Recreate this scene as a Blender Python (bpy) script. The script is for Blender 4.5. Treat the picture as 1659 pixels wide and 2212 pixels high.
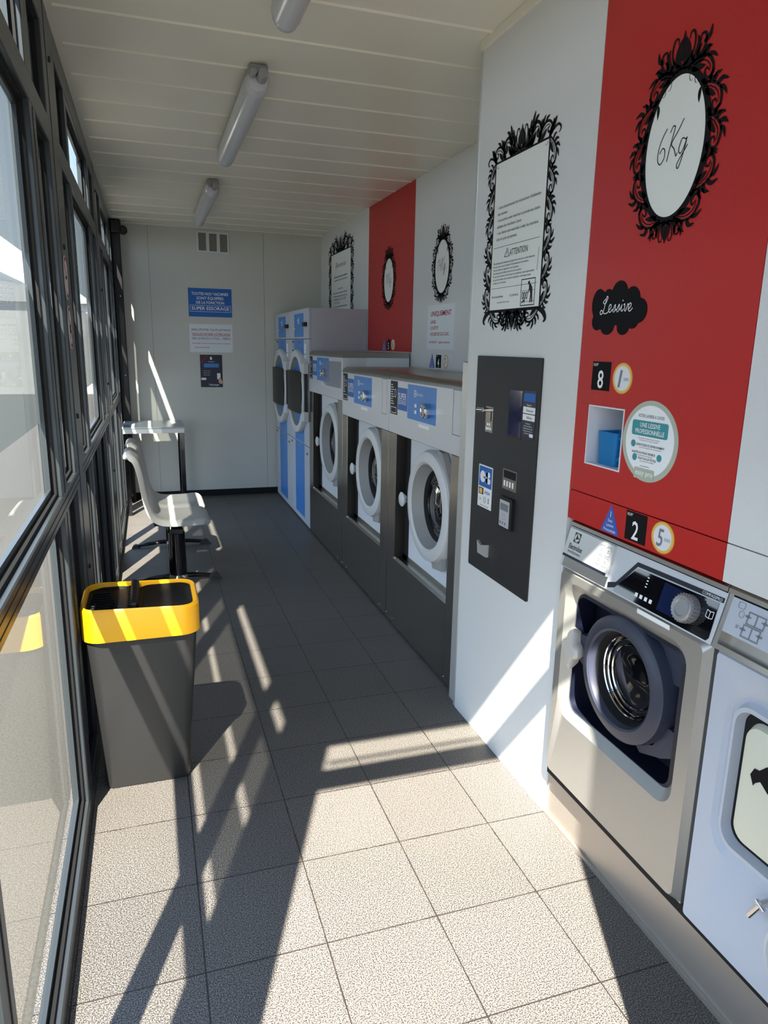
import bpy, math, random
from math import sin, cos, pi, radians as R_, sqrt, atan2
from mathutils import Matrix, Vector
random.seed(4)
for o in list(bpy.data.objects): bpy.data.objects.remove(o)
SC = bpy.context.scene
COL = SC.collection

# ---------------------------------------------------------------- camera
cam_d = bpy.data.cameras.new('camera'); cam = bpy.data.objects.new('camera', cam_d); COL.objects.link(cam)
RC = [[0.9504829144611172, -0.3102395491718148, 0.01826612841216194],
      [-0.05380110502573468, -0.2221496324570626, -0.9735270832890074],
      [0.30608441713930873, 0.9243381215382503, -0.22784066067238423]]
cam.matrix_world = Matrix([[RC[0][i], -RC[1][i], -RC[2][i], (0, 0, 1.5)[i]] for i in range(3)] + [[0, 0, 0, 1]])
cam_d.sensor_fit = 'HORIZONTAL'; cam_d.sensor_width = 36; cam_d.lens = 1525.066 / 1659 * 36
cam_d.clip_start = 0.02; cam_d.clip_end = 300
SC.camera = cam
# ---------------------------------------------------------------- light
SUN_DIR = Vector((0.308, 0.789, -1.0)).normalized()
sd = bpy.data.lights.new('sun', 'SUN'); sd.energy = 18.0; sd.angle = R_(0.6); sd.color = (1.0, 0.93, 0.82)
sun = bpy.data.objects.new('sun', sd); COL.objects.link(sun); sun.location = (-3, -8, 10)
sun.rotation_euler = SUN_DIR.to_track_quat('-Z', 'Y').to_euler()
w = bpy.data.worlds.new('sky'); SC.world = w; w.use_nodes = True
nt = w.node_tree; nt.nodes.clear()
out = nt.nodes.new('ShaderNodeOutputWorld'); bg = nt.nodes.new('ShaderNodeBackground')
tcw = nt.nodes.new('ShaderNodeTexCoord'); spw = nt.nodes.new('ShaderNodeSeparateXYZ'); rmp = nt.nodes.new('ShaderNodeValToRGB')
nt.links.new(tcw.outputs['Generated'], spw.inputs[0]); nt.links.new(spw.outputs[2], rmp.inputs[0])
e_ = rmp.color_ramp.elements; e_[0].position = 0.0; e_[0].color = (.70, .82, .94, 1); e_[1].position = .9; e_[1].color = (.26, .40, .68, 1)
e2_ = e_.new(.22); e2_.color = (.46, .62, .84, 1)
nt.links.new(rmp.outputs[0], bg.inputs[0]); nt.links.new(bg.outputs[0], out.inputs[0])
bg.inputs[1].default_value = 2.1
SC.view_settings.view_transform = 'Standard'; SC.view_settings.look = 'None'
SC.view_settings.exposure = 1.0; SC.view_settings.gamma = 1.0
SC.view_settings.use_curve_mapping = False

# ---------------------------------------------------------------- materials
def srgb(r, g, b):
    f = lambda c: (c / 255 / 12.92) if c / 255 <= .04045 else ((c / 255 + .055) / 1.055) ** 2.4
    return (f(r), f(g), f(b), 1)
def mat(name, col, rough=.5, metal=0., noise=0., nscale=40., bump=0., bscale=200., coat=0., aniso=None, spec=.5, trans=0., ior=1.45):
    m = bpy.data.materials.new(name); m.use_nodes = True; n = m.node_tree; b = n.nodes['Principled BSDF']
    b.inputs['Base Color'].default_value = col; b.inputs['Roughness'].default_value = rough
    b.inputs['Metallic'].default_value = metal; b.inputs['Coat Weight'].default_value = coat
    b.inputs['Specular IOR Level'].default_value = spec
    b.inputs['Transmission Weight'].default_value = trans; b.inputs['IOR'].default_value = ior
    tc = n.nodes.new('ShaderNodeTexCoord')
    if noise or aniso:
        nz = n.nodes.new('ShaderNodeTexNoise'); nz.inputs['Scale'].default_value = nscale; nz.inputs['Detail'].default_value = 4
        if aniso:
            mp = n.nodes.new('ShaderNodeMapping'); mp.inputs['Scale'].default_value = aniso
            n.links.new(tc.outputs['Object'], mp.inputs[0]); n.links.new(mp.outputs[0], nz.inputs['Vector'])
        else: n.links.new(tc.outputs['Object'], nz.inputs['Vector'])
        mx = n.nodes.new('ShaderNodeMix'); mx.data_type = 'RGBA'
        k = noise or .1
        mx.inputs[6].default_value = tuple(max(0, c * (1 - k)) for c in col[:3]) + (1,)
        mx.inputs[7].default_value = tuple(min(1, c * (1 + k)) for c in col[:3]) + (1,)
        n.links.new(nz.outputs['Fac'], mx.inputs[0]); n.links.new(mx.outputs[2], b.inputs['Base Color'])
        if aniso:
            mr = n.nodes.new('ShaderNodeMapRange'); mr.inputs[3].default_value = max(.05, rough - .03); mr.inputs[4].default_value = rough + .04
            n.links.new(nz.outputs['Fac'], mr.inputs[0]); n.links.new(mr.outputs[0], b.inputs['Roughness'])
    if bump:
        n2 = n.nodes.new('ShaderNodeTexNoise'); n2.inputs['Scale'].default_value = bscale; n2.inputs['Detail'].default_value = 2
        bp = n.nodes.new('ShaderNodeBump'); bp.inputs['Strength'].default_value = bump; bp.inputs['Distance'].default_value = .002
        n.links.new(tc.outputs['Object'], n2.inputs['Vector']); n.links.new(n2.outputs['Fac'], bp.inputs['Height']); n.links.new(bp.outputs[0], b.inputs['Normal'])
    return m
M = {}
M['white_panel'] = mat('white_laminate', srgb(216, 217, 215), .38, noise=.03, nscale=300, bump=.25, bscale=420)
M['cream_wall'] = mat('cream_sandwich_panel', srgb(200, 199, 189), .4, noise=.02, nscale=6, bump=.1, bscale=60)
M['ceiling'] = mat('ceiling_lacquer', srgb(232, 227, 210), .33, noise=.015, nscale=8)
M['red_panel'] = mat('red_laminate', srgb(184, 32, 27), .4, noise=.05, nscale=400, bump=.25, bscale=420)
M['black'] = mat('black_plastic', srgb(20, 20, 22), .45)
M['gap'] = mat('black_rubber', srgb(10, 10, 11), .8)
M['decal'] = mat('black_vinyl', srgb(16, 15, 18), .7, spec=.2)
M['payblack'] = mat('powder_coated_black', srgb(40, 40, 40), .5, noise=.05, nscale=200, bump=.3, bscale=600)
M['alu_dark'] = mat('anthracite_aluminium', srgb(64, 69, 72), .3, metal=.45)
M['alu_light'] = mat('light_aluminium', srgb(198, 198, 194), .35, metal=.5)
M['steel'] = mat('brushed_steel', srgb(164, 160, 153), .24, metal=1, noise=.05, nscale=3, aniso=(3, 40, .6))
M['steel_h'] = mat('brushed_steel_top', srgb(160, 154, 146), .3, metal=1, noise=.08, nscale=4, aniso=(60, 2, 2))
M['chrome'] = mat('chrome', srgb(210, 210, 212), .1, metal=1)
M['chrome_dark'] = mat('dark_chrome', srgb(70, 70, 74), .12, metal=1)
M['alu_panel'] = mat('silver_control_panel', srgb(204, 206, 209), .42, metal=.4, noise=.03, nscale=30)
M['washer_body'] = mat('satin_steel_body', srgb(178, 176, 170), .42, metal=.75, noise=.03, nscale=90, bump=.12, bscale=500)
M['white_metal'] = mat('white_painted_metal', srgb(216, 219, 224), .35, noise=.02, nscale=10)
M['grey_body'] = mat('grey_painted_metal', srgb(182, 187, 196), .45, noise=.03, nscale=160, bump=.2, bscale=500)
M['plinth'] = mat('plinth_steel', srgb(176, 168, 158), .4, metal=.65, noise=.04, nscale=90)
M['ring_grey'] = mat('pale_grey_plastic', srgb(202, 204, 204), .4)
M['ring_in'] = mat('grey_plastic', srgb(150, 150, 148), .5)
M['navy_plastic'] = mat('dark_navy_plastic', srgb(52, 56, 70), .38)
M['navy_deep'] = mat('deep_navy_recess', srgb(14, 18, 34), .4)
M['dark_glass'] = mat('dark_door_glass', srgb(10, 10, 14), .04, spec=.7, coat=.6)
M['smoked'] = mat('smoked_door_plastic', srgb(14, 14, 15), .4, spec=.25)
M['handle'] = mat('warm_grey_plastic', srgb(190, 184, 176), .45)
M['dark_reflection'] = mat('painted_dark_reflection', srgb(52, 48, 44), .35, metal=.6)  # dark colour stands in for what the steel post reveals reflect
M['drum'] = mat('drum_steel', srgb(90, 88, 86), .25, metal=1, noise=.2, nscale=25)
M['blue'] = mat('blue_print', srgb(62, 128, 200), .4)
M['blue_sign'] = mat('sign_blue', srgb(20, 98, 178), .45)
M['blue_deep'] = mat('triangle_blue', srgb(60, 92, 178), .45)
M['white'] = mat('white_vinyl', srgb(238, 240, 240), .5)
M['paper'] = mat('white_paper', srgb(226, 230, 232), .6)
M['cream_print'] = mat('frosted_vinyl', srgb(232, 234, 228), .55, noise=.02, nscale=150)
M['ink_red'] = mat('red_ink', srgb(170, 30, 30), .6)
M['ink'] = mat('black_ink', srgb(16, 16, 16), .6)
M['ink_grey'] = mat('grey_ink', srgb(120, 124, 130), .6)
M['navy_poster'] = mat('navy_poster', srgb(18, 22, 48), .35)
M['teal'] = mat('teal_print', srgb(62, 146, 152), .5)
M['sage'] = mat('sage_print', srgb(176, 184, 166), .5)
M['gold'] = mat('gold_print', srgb(232, 186, 86), .4)
M['gold_d'] = mat('gold_dark_print', srgb(200, 150, 60), .4)
M['coin_in'] = mat('coin_centre_print', srgb(222, 224, 228), .4)
M['yellow'] = mat('yellow_plastic', srgb(228, 162, 4), .45, bump=.1, bscale=500)
M['bin_dark'] = mat('dark_grey_plastic', srgb(38, 38, 38), .42, noise=.03, nscale=200)
M['bin_lid'] = mat('black_lid_plastic', srgb(5, 5, 6), .55, spec=.2)
M['seat'] = mat('grey_seat_plastic', srgb(186, 184, 180), .42, bump=.1, bscale=400)
M['diffuser'] = mat('ribbed_diffuser', srgb(214, 216, 220), .22, trans=.25, ior=1.4)
M['lampbase'] = mat('lamp_grey_plastic', srgb(150, 152, 152), .4)
M['pink'] = mat('skin_print', srgb(205, 165, 140), .5)
M['screen'] = mat('navy_screen', srgb(16, 28, 66), .12, coat=.5)
M['knob'] = mat('satin_grey_knob', srgb(150, 150, 150), .35, metal=.4)
M['cupblue'] = mat('translucent_blue_plastic', srgb(40, 140, 205), .3, trans=.35, ior=1.3)
M['drumcover'] = mat('milky_plastic', srgb(214, 212, 192), .3, noise=.02, nscale=4)
M['asphalt'] = mat('asphalt', srgb(64, 62, 57), .9, noise=.6, nscale=110, bump=.5, bscale=90)
M['rooftile'] = mat('pale_roof_sheet', srgb(205, 205, 205), .5)
M['building'] = mat('pale_render', srgb(214, 212, 208), .7, noise=.04, nscale=2)
M['grille'] = mat('vent_mesh', srgb(128, 124, 112), .6, noise=.25, nscale=160)
M['table_top'] = mat('grey_table_top', srgb(160, 166, 170), .3, metal=.3)

def floor_mat():
    m = bpy.data.materials.new('granite_tile'); m.use_nodes = True; n = m.node_tree; L = n.links; b = n.nodes['Principled BSDF']
    geo = n.nodes.new('ShaderNodeNewGeometry'); sep = n.nodes.new('ShaderNodeSeparateXYZ'); L.new(geo.outputs['Position'], sep.inputs[0])
    def mth(op, a, bb=None, c=None):
        q = n.nodes.new('ShaderNodeMath'); q.operation = op
        for i, v in enumerate((a, bb, c)):
            if v is None: continue
            if isinstance(v, (int, float)): q.inputs[i].default_value = v
            else: L.new(v, q.inputs[i])
        return q.outputs[0]
    def cell(o, off, pitch):
        s = mth('DIVIDE', mth('SUBTRACT', o, off - pitch * 40), pitch)
        f = mth('FRACT', s); e = mth('MINIMUM', f, mth('SUBTRACT', 1., f))
        return mth('MULTIPLY', e, pitch), mth('FLOOR', s)
    ex, ix = cell(sep.outputs[0], .054, .3047); ey, iy = cell(sep.outputs[1], 1.482, .3085)
    e = mth('MINIMUM', ex, ey)
    wob = n.nodes.new('ShaderNodeTexNoise'); wob.inputs['Scale'].default_value = 14; L.new(geo.outputs['Position'], wob.inputs['Vector'])
    thr = mth('MULTIPLY_ADD', wob.outputs['Fac'], .0022, .0007)
    g = mth('LESS_THAN', e, thr)
    n1 = n.nodes.new('ShaderNodeTexNoise'); n1.inputs['Scale'].default_value = 330; n1.inputs['Detail'].default_value = 3; n1.inputs['Roughness'].default_value = .6
    L.new(geo.outputs['Position'], n1.inputs['Vector'])
    cr = n.nodes.new('ShaderNodeValToRGB'); els = cr.color_ramp.elements
    els[0].position = .40; els[0].color = srgb(34, 32, 31); els[1].position = .60; els[1].color = srgb(134, 127, 119)
    k = els.new(.49); k.color = srgb(76, 73, 70)
    L.new(n1.outputs['Fac'], cr.inputs[0])
    cv = n.nodes.new('ShaderNodeCombineXYZ'); L.new(ix, cv.inputs[0]); L.new(iy, cv.inputs[1])
    wn = n.nodes.new('ShaderNodeTexWhiteNoise'); L.new(cv.outputs[0], wn.inputs['Vector'])
    n3 = n.nodes.new('ShaderNodeTexNoise'); n3.inputs['Scale'].default_value = 3.5; L.new(geo.outputs['Position'], n3.inputs['Vector'])
    br = mth('ADD', mth('MULTIPLY_ADD', wn.outputs['Value'], .10, .86), mth('MULTIPLY', n3.outputs['Fac'], .16))
    mul = n.nodes.new('ShaderNodeMix'); mul.data_type = 'RGBA'; mul.blend_type = 'MULTIPLY'; mul.inputs[0].default_value = 1
    L.new(cr.outputs[0], mul.inputs[6]); cb = n.nodes.new('ShaderNodeCombineColor')
    for i in range(3): L.new(br, cb.inputs[i])
    L.new(cb.outputs[0], mul.inputs[7])
    mx = n.nodes.new('ShaderNodeMix'); mx.data_type = 'RGBA'; L.new(g, mx.inputs[0]); L.new(mul.outputs[2], mx.inputs[6]); mx.inputs[7].default_value = srgb(40, 35, 31)
    L.new(mx.outputs[2], b.inputs['Base Color'])
    b.inputs['Roughness'].default_value = .5
    h = mth('SUBTRACT', mth('MULTIPLY', n1.outputs['Fac'], .5), mth('MULTIPLY', g, 1.))
    bp = n.nodes.new('ShaderNodeBump'); bp.inputs['Strength'].default_value = .15; bp.inputs['Distance'].default_value = .002
    L.new(h, bp.inputs['Height']); L.new(bp.outputs[0], b.inputs['Normal'])
    return m
M['floor'] = floor_mat()
def glass_mat(name, tint, film=None):
    m = bpy.data.materials.new(name); m.use_nodes = True; n = m.node_tree; n.nodes.clear(); L = n.links
    o = n.nodes.new('ShaderNodeOutputMaterial'); t = n.nodes.new('ShaderNodeBsdfTransparent'); t.inputs[0].default_value = tint
    g = n.nodes.new('ShaderNodeBsdfGlossy'); g.inputs['Roughness'].default_value = .01
    f = n.nodes.new('ShaderNodeFresnel'); f.inputs[0].default_value = 1.52
    mx = n.nodes.new('ShaderNodeMixShader')
    base = t.outputs[0]
    if film:
        d = n.nodes.new('ShaderNodeBsdfDiffuse'); d.inputs[0].default_value = film[1]
        tl = n.nodes.new('ShaderNodeBsdfTranslucent'); tl.inputs[0].default_value = film[2]
        m1 = n.nodes.new('ShaderNodeMixShader'); m1.inputs[0].default_value = .5; L.new(d.outputs[0], m1.inputs[1]); L.new(tl.outputs[0], m1.inputs[2])
        m2 = n.nodes.new('ShaderNodeMixShader'); m2.inputs[0].default_value = film[0]; L.new(t.outputs[0], m2.inputs[1]); L.new(m1.outputs[0], m2.inputs[2])
        base = m2.outputs[0]
        L.new(base, o.inputs[0]); return m
    L.new(f.outputs[0], mx.inputs[0]); L.new(base, mx.inputs[1]); L.new(g.outputs[0], mx.inputs[2]); L.new(mx.outputs[0], o.inputs[0])
    return m
M['glass'] = glass_mat('window_glass', (.95, .975, .97, 1))
M['film'] = glass_mat('frosted_window_film', (.8, .84, .84, 1), (.85, (.28, .30, .29, 1), (.18, .19, .185, 1)))

# ---------------------------------------------------------------- builders
class MB:
    def __init__(s): s.v = []; s.f = []; s.sm = []
    def add(s, vs, fs, smooth=False):
        b = len(s.v); s.v += [tuple(p) for p in vs]; s.f += [tuple(b + i for i in f) for f in fs]; s.sm += [smooth] * len(fs); return s
    def box(s, x0, y0, z0, x1, y1, z1, bev=0.):
        if bev <= 0:
            vs = [(x, y, z) for x in (x0, x1) for y in (y0, y1) for z in (z0, z1)]
            return s.add(vs, [(0, 1, 3, 2), (4, 6, 7, 5), (0, 4, 5, 1), (2, 3, 7, 6), (0, 2, 6, 4), (1, 5, 7, 3)])
        b = min(bev, (x1 - x0) * .49, (y1 - y0) * .49, (z1 - z0) * .49)
        C = ((x0, x1), (y0, y1), (z0, z1)); vs = []; idx = {}
        for i in (0, 1):
            for j in (0, 1):
                for k in (0, 1):
                    for a in range(3):
                        p = [0, 0, 0]
                        for q, t in enumerate((i, j, k)):
                            e = C[q][t]; p[q] = e if q == a else (e + b if t == 0 else e - b)
                        idx[(i, j, k, a)] = len(vs); vs.append(tuple(p))
        fs = []
        for a in range(3):
            o = [q for q in range(3) if q != a]
            for t in (0, 1):
                def key(u, v2):
                    c = [0, 0, 0]; c[a] = t; c[o[0]] = u; c[o[1]] = v2; return idx[(c[0], c[1], c[2], a)]
                fs.append((key(0, 0), key(1, 0), key(1, 1), key(0, 1)))
        for a in range(3):
            o = [q for q in range(3) if q != a]
            for u in (0, 1):
                for v2 in (0, 1):
                    c0 = [0, 0, 0]; c1 = [0, 0, 0]; c0[a] = 0; c1[a] = 1
                    for c in (c0, c1): c[o[0]] = u; c[o[1]] = v2
                    fs.append((idx[(*c0, o[0])], idx[(*c1, o[0])], idx[(*c1, o[1])], idx[(*c0, o[1])]))
        for i in (0, 1):
            for j in (0, 1):
                for k in (0, 1): fs.append(tuple(idx[(i, j, k, a)] for a in range(3)))
        return s.add(vs, fs)
    def cyl(s, p0, p1, r0, r1=None, n=24, caps=True, smooth=True):
        r1 = r0 if r1 is None else r1
        a = Vector(p0); b = Vector(p1); d = (b - a).normalized(); q = d.to_track_quat('Z', 'Y'); u = q @ Vector((1, 0, 0)); w_ = q @ Vector((0, 1, 0))
        vs = [a + r0 * (cos(2 * pi * i / n) * u + sin(2 * pi * i / n) * w_) for i in range(n)] + [b + r1 * (cos(2 * pi * i / n) * u + sin(2 * pi * i / n) * w_) for i in range(n)]
        s.add(vs, [(i, (i + 1) % n, n + (i + 1) % n, n + i) for i in range(n)], smooth)
        if caps: s.add(vs[:n], [tuple(range(n))[::-1]]); s.add(vs[n:], [tuple(range(n))])
        return s
    def lathe(s, c, axis, prof, n=48, smooth=True):
        # prof: (r, t) along axis
        c = Vector(c); d = Vector(axis).normalized(); q = d.to_track_quat('Z', 'Y'); u = q @ Vector((1, 0, 0)); w_ = q @ Vector((0, 1, 0))
        vs = []; fs = []
        for r, t in prof:
            for i in range(n): vs.append(c + d * t + max(r, 1e-5) * (cos(2 * pi * i / n) * u + sin(2 * pi * i / n) * w_))
        for k in range(len(prof) - 1):
            for i in range(n): fs.append((k * n + i, k * n + (i + 1) % n, (k + 1) * n + (i + 1) % n, (k + 1) * n + i))
        return s.add(vs, fs, smooth)
    def tube(s, pts, r, n=10, flat=1., smooth=True):
        pts = [Vector(p) for p in pts]; rr = r if isinstance(r, (list, tuple)) else [r] * len(pts); vs = []; fs = []
        for i, p in enumerate(pts):
            d = (pts[min(i + 1, len(pts) - 1)] - pts[max(i - 1, 0)]).normalized()
            up = Vector((0, 0, 1)) if abs(d.z) < .95 else Vector((0, 1, 0))
            u = d.cross(up).normalized(); w_ = u.cross(d)
            for k in range(n): vs.append(p + rr[i] * (cos(2 * pi * k / n) * u + flat * sin(2 * pi * k / n) * w_))
        for i in range(len(pts) - 1):
            for k in range(n): fs.append((i * n + k, i * n + (k + 1) % n, (i + 1) * n + (k + 1) % n, (i + 1) * n + k))
        fs.append(tuple(range(n))[::-1]); fs.append(tuple((len(pts) - 1) * n + k for k in range(n)))
        return s.add(vs, fs, smooth)
    def loops(s, loops, smooth=False, cap0=False, cap1=False):
        n = len(loops[0]); vs = [p for l in loops for p in l]; fs = []
        for k in range(len(loops) - 1):
            for i in range(n): fs.append((k * n + i, k * n + (i + 1) % n, (k + 1) * n + (i + 1) % n, (k + 1) * n + i))
        if cap0: fs.append(tuple(range(n))[::-1])
        if cap1: fs.append(tuple((len(loops) - 1) * n + i for i in range(n)))
        return s.add(vs, fs, smooth)
    def build(s, name, m, parent=None):
        me = bpy.data.meshes.new(name); r = parent
        while r is not None and r.parent is not None: r = r.parent
        off = Vector(r.location) if r is not None else Vector((0, 0, 0))
        me.from_pydata([Vector(p) - off for p in s.v], [], s.f)
        me.polygons.foreach_set('use_smooth', s.sm); me.materials.append(M[m] if isinstance(m, str) else m)
        me.update(); me.set_sharp_from_angle(angle=R_(38))
        import bmesh
        bm = bmesh.new(); bm.from_mesh(me); bmesh.ops.recalc_face_normals(bm, faces=bm.faces); bm.to_mesh(me); bm.free()
        o = bpy.data.objects.new(name, me); COL.objects.link(o)
        if parent is not None: o.parent = parent
        return o
def thing(name, label, cat, loc, group=None):
    o = bpy.data.objects.new(name, None); COL.objects.link(o); o.location = loc; o.empty_display_size = .1
    o['label'] = label; o['category'] = cat
    if group: o['group'] = group
    return o
def tag(o, label, cat, group=None):
    o['label'] = label; o['category'] = cat
    if group: o['group'] = group
    return o
def struct(o): o['kind'] = 'structure'; return o

class Fr:   # a flat frame on a wall: u right, v up, d out
    def __init__(s, O, U, V): s.O = Vector(O); s.U = Vector(U).normalized(); s.V = Vector(V).normalized(); s.N = s.U.cross(s.V)
    def p(s, u, v, d=0.): return s.O + s.U * u + s.V * v + s.N * d
def RW(X, Y, z): return Fr((X, Y, z), (0, -1, 0), (0, 0, 1))     # on a wall facing the room from the right
def BW(Y, X, z): return Fr((X, Y, z), (1, 0, 0), (0, 0, 1))      # back wall
def LW(X, Y, z): return Fr((X, Y, z), (0, 1, 0), (0, 0, 1))      # left wall
def plate(mb, fr, pts, d0, d1):
    n = len(pts); a = [fr.p(u, v, d0) for u, v in pts]; b = [fr.p(u, v, d1) for u, v in pts]
    mb.add(a + b, [tuple(range(n))[::-1], tuple(range(n, 2 * n))] + [(i, (i + 1) % n, n + (i + 1) % n, n + i) for i in range(n)]); return mb
def rect(u0, v0, u1, v1): return [(u0, v0), (u1, v0), (u1, v1), (u0, v1)]
def rrect(u0, v0, u1, v1, r, k=6):
    P = []
    for cx, cy, a0 in ((u1 - r, v0 + r, -90), (u1 - r, v1 - r, 0), (u0 + r, v1 - r, 90), (u0 + r, v0 + r, 180)):
        for i in range(k + 1):
            a = R_(a0 + 90 * i / k); P.append((cx + r * cos(a), cy + r * sin(a)))
    return P
def ell(cu, cv, a, b, n=48): return [(cu + a * cos(2 * pi * i / n), cv + b * sin(2 * pi * i / n)) for i in range(n)]
def ringp(mb, fr, A, B, d):
    n = len(A); mb.add([fr.p(u, v, d) for u, v in A] + [fr.p(u, v, d) for u, v in B], [(i, (i + 1) % n, n + (i + 1) % n, n + i) for i in range(n)]); return mb
def ribbon(mb, fr, pts, wid, d):
    n = len(pts); L = []; Rr = []
    for i in range(n):
        a = pts[max(i - 1, 0)]; b = pts[min(i + 1, n - 1)]; dx, dy = b[0] - a[0], b[1] - a[1]; l = sqrt(dx * dx + dy * dy) or 1
        w_ = wid[i] if isinstance(wid, list) else wid
        nx, ny = -dy / l * w_ / 2, dx / l * w_ / 2
        L.append(fr.p(pts[i][0] + nx, pts[i][1] + ny, d)); Rr.append(fr.p(pts[i][0] - nx, pts[i][1] - ny, d))
    mb.add(L + Rr, [(i, i + 1, n + i + 1, n + i) for i in range(n - 1)]); return mb
def text(mb, fr, s, u, v, h, width=None, d=.0008, shear=0., bold=0., align='C', vs=1.):
    c = bpy.data.curves.new('t', 'FONT'); c.body = s; c.align_x = 'LEFT'; c.shear = shear; c.offset = bold; c.resolution_u = 2
    o = bpy.data.objects.new('t', c); COL.objects.link(o); bpy.context.view_layer.update()
    me = bpy.data.meshes.new_from_object(o.evaluated_get(bpy.context.evaluated_depsgraph_get()))
    xs = [q.co.x for q in me.vertices]
    if xs:
        x0, x1 = min(xs), max(xs); sy = h / .69; sx = sy if not width else width / (x1 - x0)
        W = (x1 - x0) * sx; ou = u - W / 2 if align == 'C' else (u if align == 'L' else u - W)
        mb.add([fr.p(ou + (q.co.x - x0) * sx, v + q.co.y * sy, d) for q in me.vertices], [tuple(p.vertices) for p in me.polygons])
    bpy.data.objects.remove(o); bpy.data.curves.remove(c); bpy.data.meshes.remove(me)
def stroke(mb, fr, pts, w_, d, steps=8):
    # Catmull-Rom through hand-laid points, for handwriting
    P = [pts[0]] + list(pts) + [pts[-1]]; out_ = []
    for i in range(1, len(P) - 2):
        for k in range(steps):
            t = k / steps; q = []
            for j in (0, 1):
                p0, p1, p2, p3 = P[i - 1][j], P[i][j], P[i + 1][j], P[i + 2][j]
                q.append(.5 * ((2 * p1) + (-p0 + p2) * t + (2 * p0 - 5 * p1 + 4 * p2 - p3) * t * t + (-p0 + 3 * p1 - 3 * p2 + p3) * t ** 3))
            out_.append(tuple(q))
    out_.append(pts[-1]); ribbon(mb, fr, out_, w_, d)
def scroll(mb, fr, p, ang, L, turn, w0, d, flip=1, n=22, tail=.25):
    x, y = p; pts = []; wd = []
    for i in range(n + 1):
        t = i / n; pts.append((x, y)); wd.append(w0 * (tail + (1 - tail) * sin(pi * min(1, t * 1.15 + .05)) ** .8) * (1 - .55 * t))
        a = ang + flip * turn * (t ** 2.1); x += cos(a) * L / n * (1 - .72 * t); y += sin(a) * L / n * (1 - .72 * t)
    ribbon(mb, fr, pts, wd, d)
    q = pts[-1]; r = w0 * .42; m_ = [fr.p(q[0] + r * cos(2 * pi * k / 8), q[1] + r * sin(2 * pi * k / 8), d) for k in range(8)]; mb.add(m_, [tuple(range(8))])
def leaf(mb, fr, p, ang, L, wd, bend, d, n=9):
    x, y = p; pts = []; ws = []
    for i in range(n + 1):
        t = i / n; pts.append((x, y)); ws.append(max(.0003, wd * sin(pi * t ** .75) ** .85)); a = ang + bend * t; x += cos(a) * L / n; y += sin(a) * L / n
    ribbon(mb, fr, pts, ws, d)
def spline(pts, steps=6):
    P = [pts[0]] + list(pts) + [pts[-1]]; o_ = []
    for i in range(1, len(P) - 2):
        for k in range(steps):
            t = k / steps; q = []
            for j in (0, 1):
                p0, p1, p2, p3 = P[i - 1][j], P[i][j], P[i + 1][j], P[i + 2][j]
                q.append(.5 * ((2 * p1) + (-p0 + p2) * t + (2 * p0 - 5 * p1 + 4 * p2 - p3) * t * t + (-p0 + 3 * p1 - 3 * p2 + p3) * t ** 3))
            o_.append(tuple(q))
    o_.append(pts[-1]); return o_
def curl(mb, fr, F_, pts, w_, d, prof='stem'):
    P = [F_(*q) for q in spline(pts)]; n = len(P) - 1
    if prof == 'stem': W_ = [w_ * (.35 + .65 * sin(pi * min(1, .15 + i / n * .85)) ** .7) for i in range(n + 1)]
    else: W_ = [max(.0003, w_ * sin(pi * (i / n) ** .7) ** .8) for i in range(n + 1)]
    ribbon(mb, fr, P, W_, d)
def motif(mb, fr, B, s0, l, h, d, dr=1, v=0):
    # one rinceau unit in border space: s along the border, o outwards
    F_ = lambda x, y: B(s0 + dr * x * l, y * h)
    curl(mb, fr, F_, [(-.1, .0), (.12, .42), (.42, .74), (.74, .72), (.92, .48), (.84, .24), (.66, .24), (.62, .42), (.74, .46)], .13 * h, d)
    curl(mb, fr, F_, [(.0, .0), (.22, .36), (.46, .56), (.68, .58), (.80, .42)], .05 * h, d)
    curl(mb, fr, F_, [(.10, .0), (.34, .22), (.52, .44)], .26 * h, d, 'leaf')
    curl(mb, fr, F_, [(.18, .48), (.06, .70), (.10, .98)], .19 * h, d, 'leaf')
    curl(mb, fr, F_, [(.30, .62), (.26, .88), (.40, 1.12 + .1 * v)], .20 * h, d, 'leaf')
    curl(mb, fr, F_, [(.42, .72), (.52, .92), (.72, 1.02)], .17 * h, d, 'leaf')
    curl(mb, fr, F_, [(.06, .30), (-.10, .48), (-.14, .72)], .16 * h, d, 'leaf')
    curl(mb, fr, F_, [(.90, .36), (1.04, .50), (1.02, .78)], .17 * h, d, 'leaf')
    curl(mb, fr, F_, [(.72, .0), (.90, .12), (1.0, .30)], .18 * h, d, 'leaf')
def crest(mb, fr, c, s, d, up=1):
    for f in (-1, 1):
        F_ = lambda x, y: (c[0] + f * x * s, c[1] + up * y * s)
        curl(mb, fr, F_, [(.02, .0), (.20, .30), (.22, .62), (.06, .95)], .26 * s, d, 'leaf')
        curl(mb, fr, F_, [(.05, .10), (.42, .34), (.52, .68), (.44, .98), (.28, .98), (.26, .80)], .08 * s, d)
        curl(mb, fr, F_, [(.15, .12), (.55, .20), (.70, .55), (.62, .80)], .22 * s, d, 'leaf')
        curl(mb, fr, F_, [(.15, .0), (.7, .12), (1.0, .42), (.98, .72), (.80, .76), (.76, .58)], .10 * s, d)
        curl(mb, fr, F_, [(.5, .0), (.95, .10), (1.25, .34)], .24 * s, d, 'leaf')
        curl(mb, fr, F_, [(.9, .5), (1.15, .62), (1.22, .90)], .16 * s, d, 'leaf')
    F_ = lambda x, y: (c[0] + x * s, c[1] + up * y * s)
    curl(mb, fr, F_, [(0, .25), (0, .7), (0, 1.15)], .20 * s, d, 'leaf')
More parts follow.
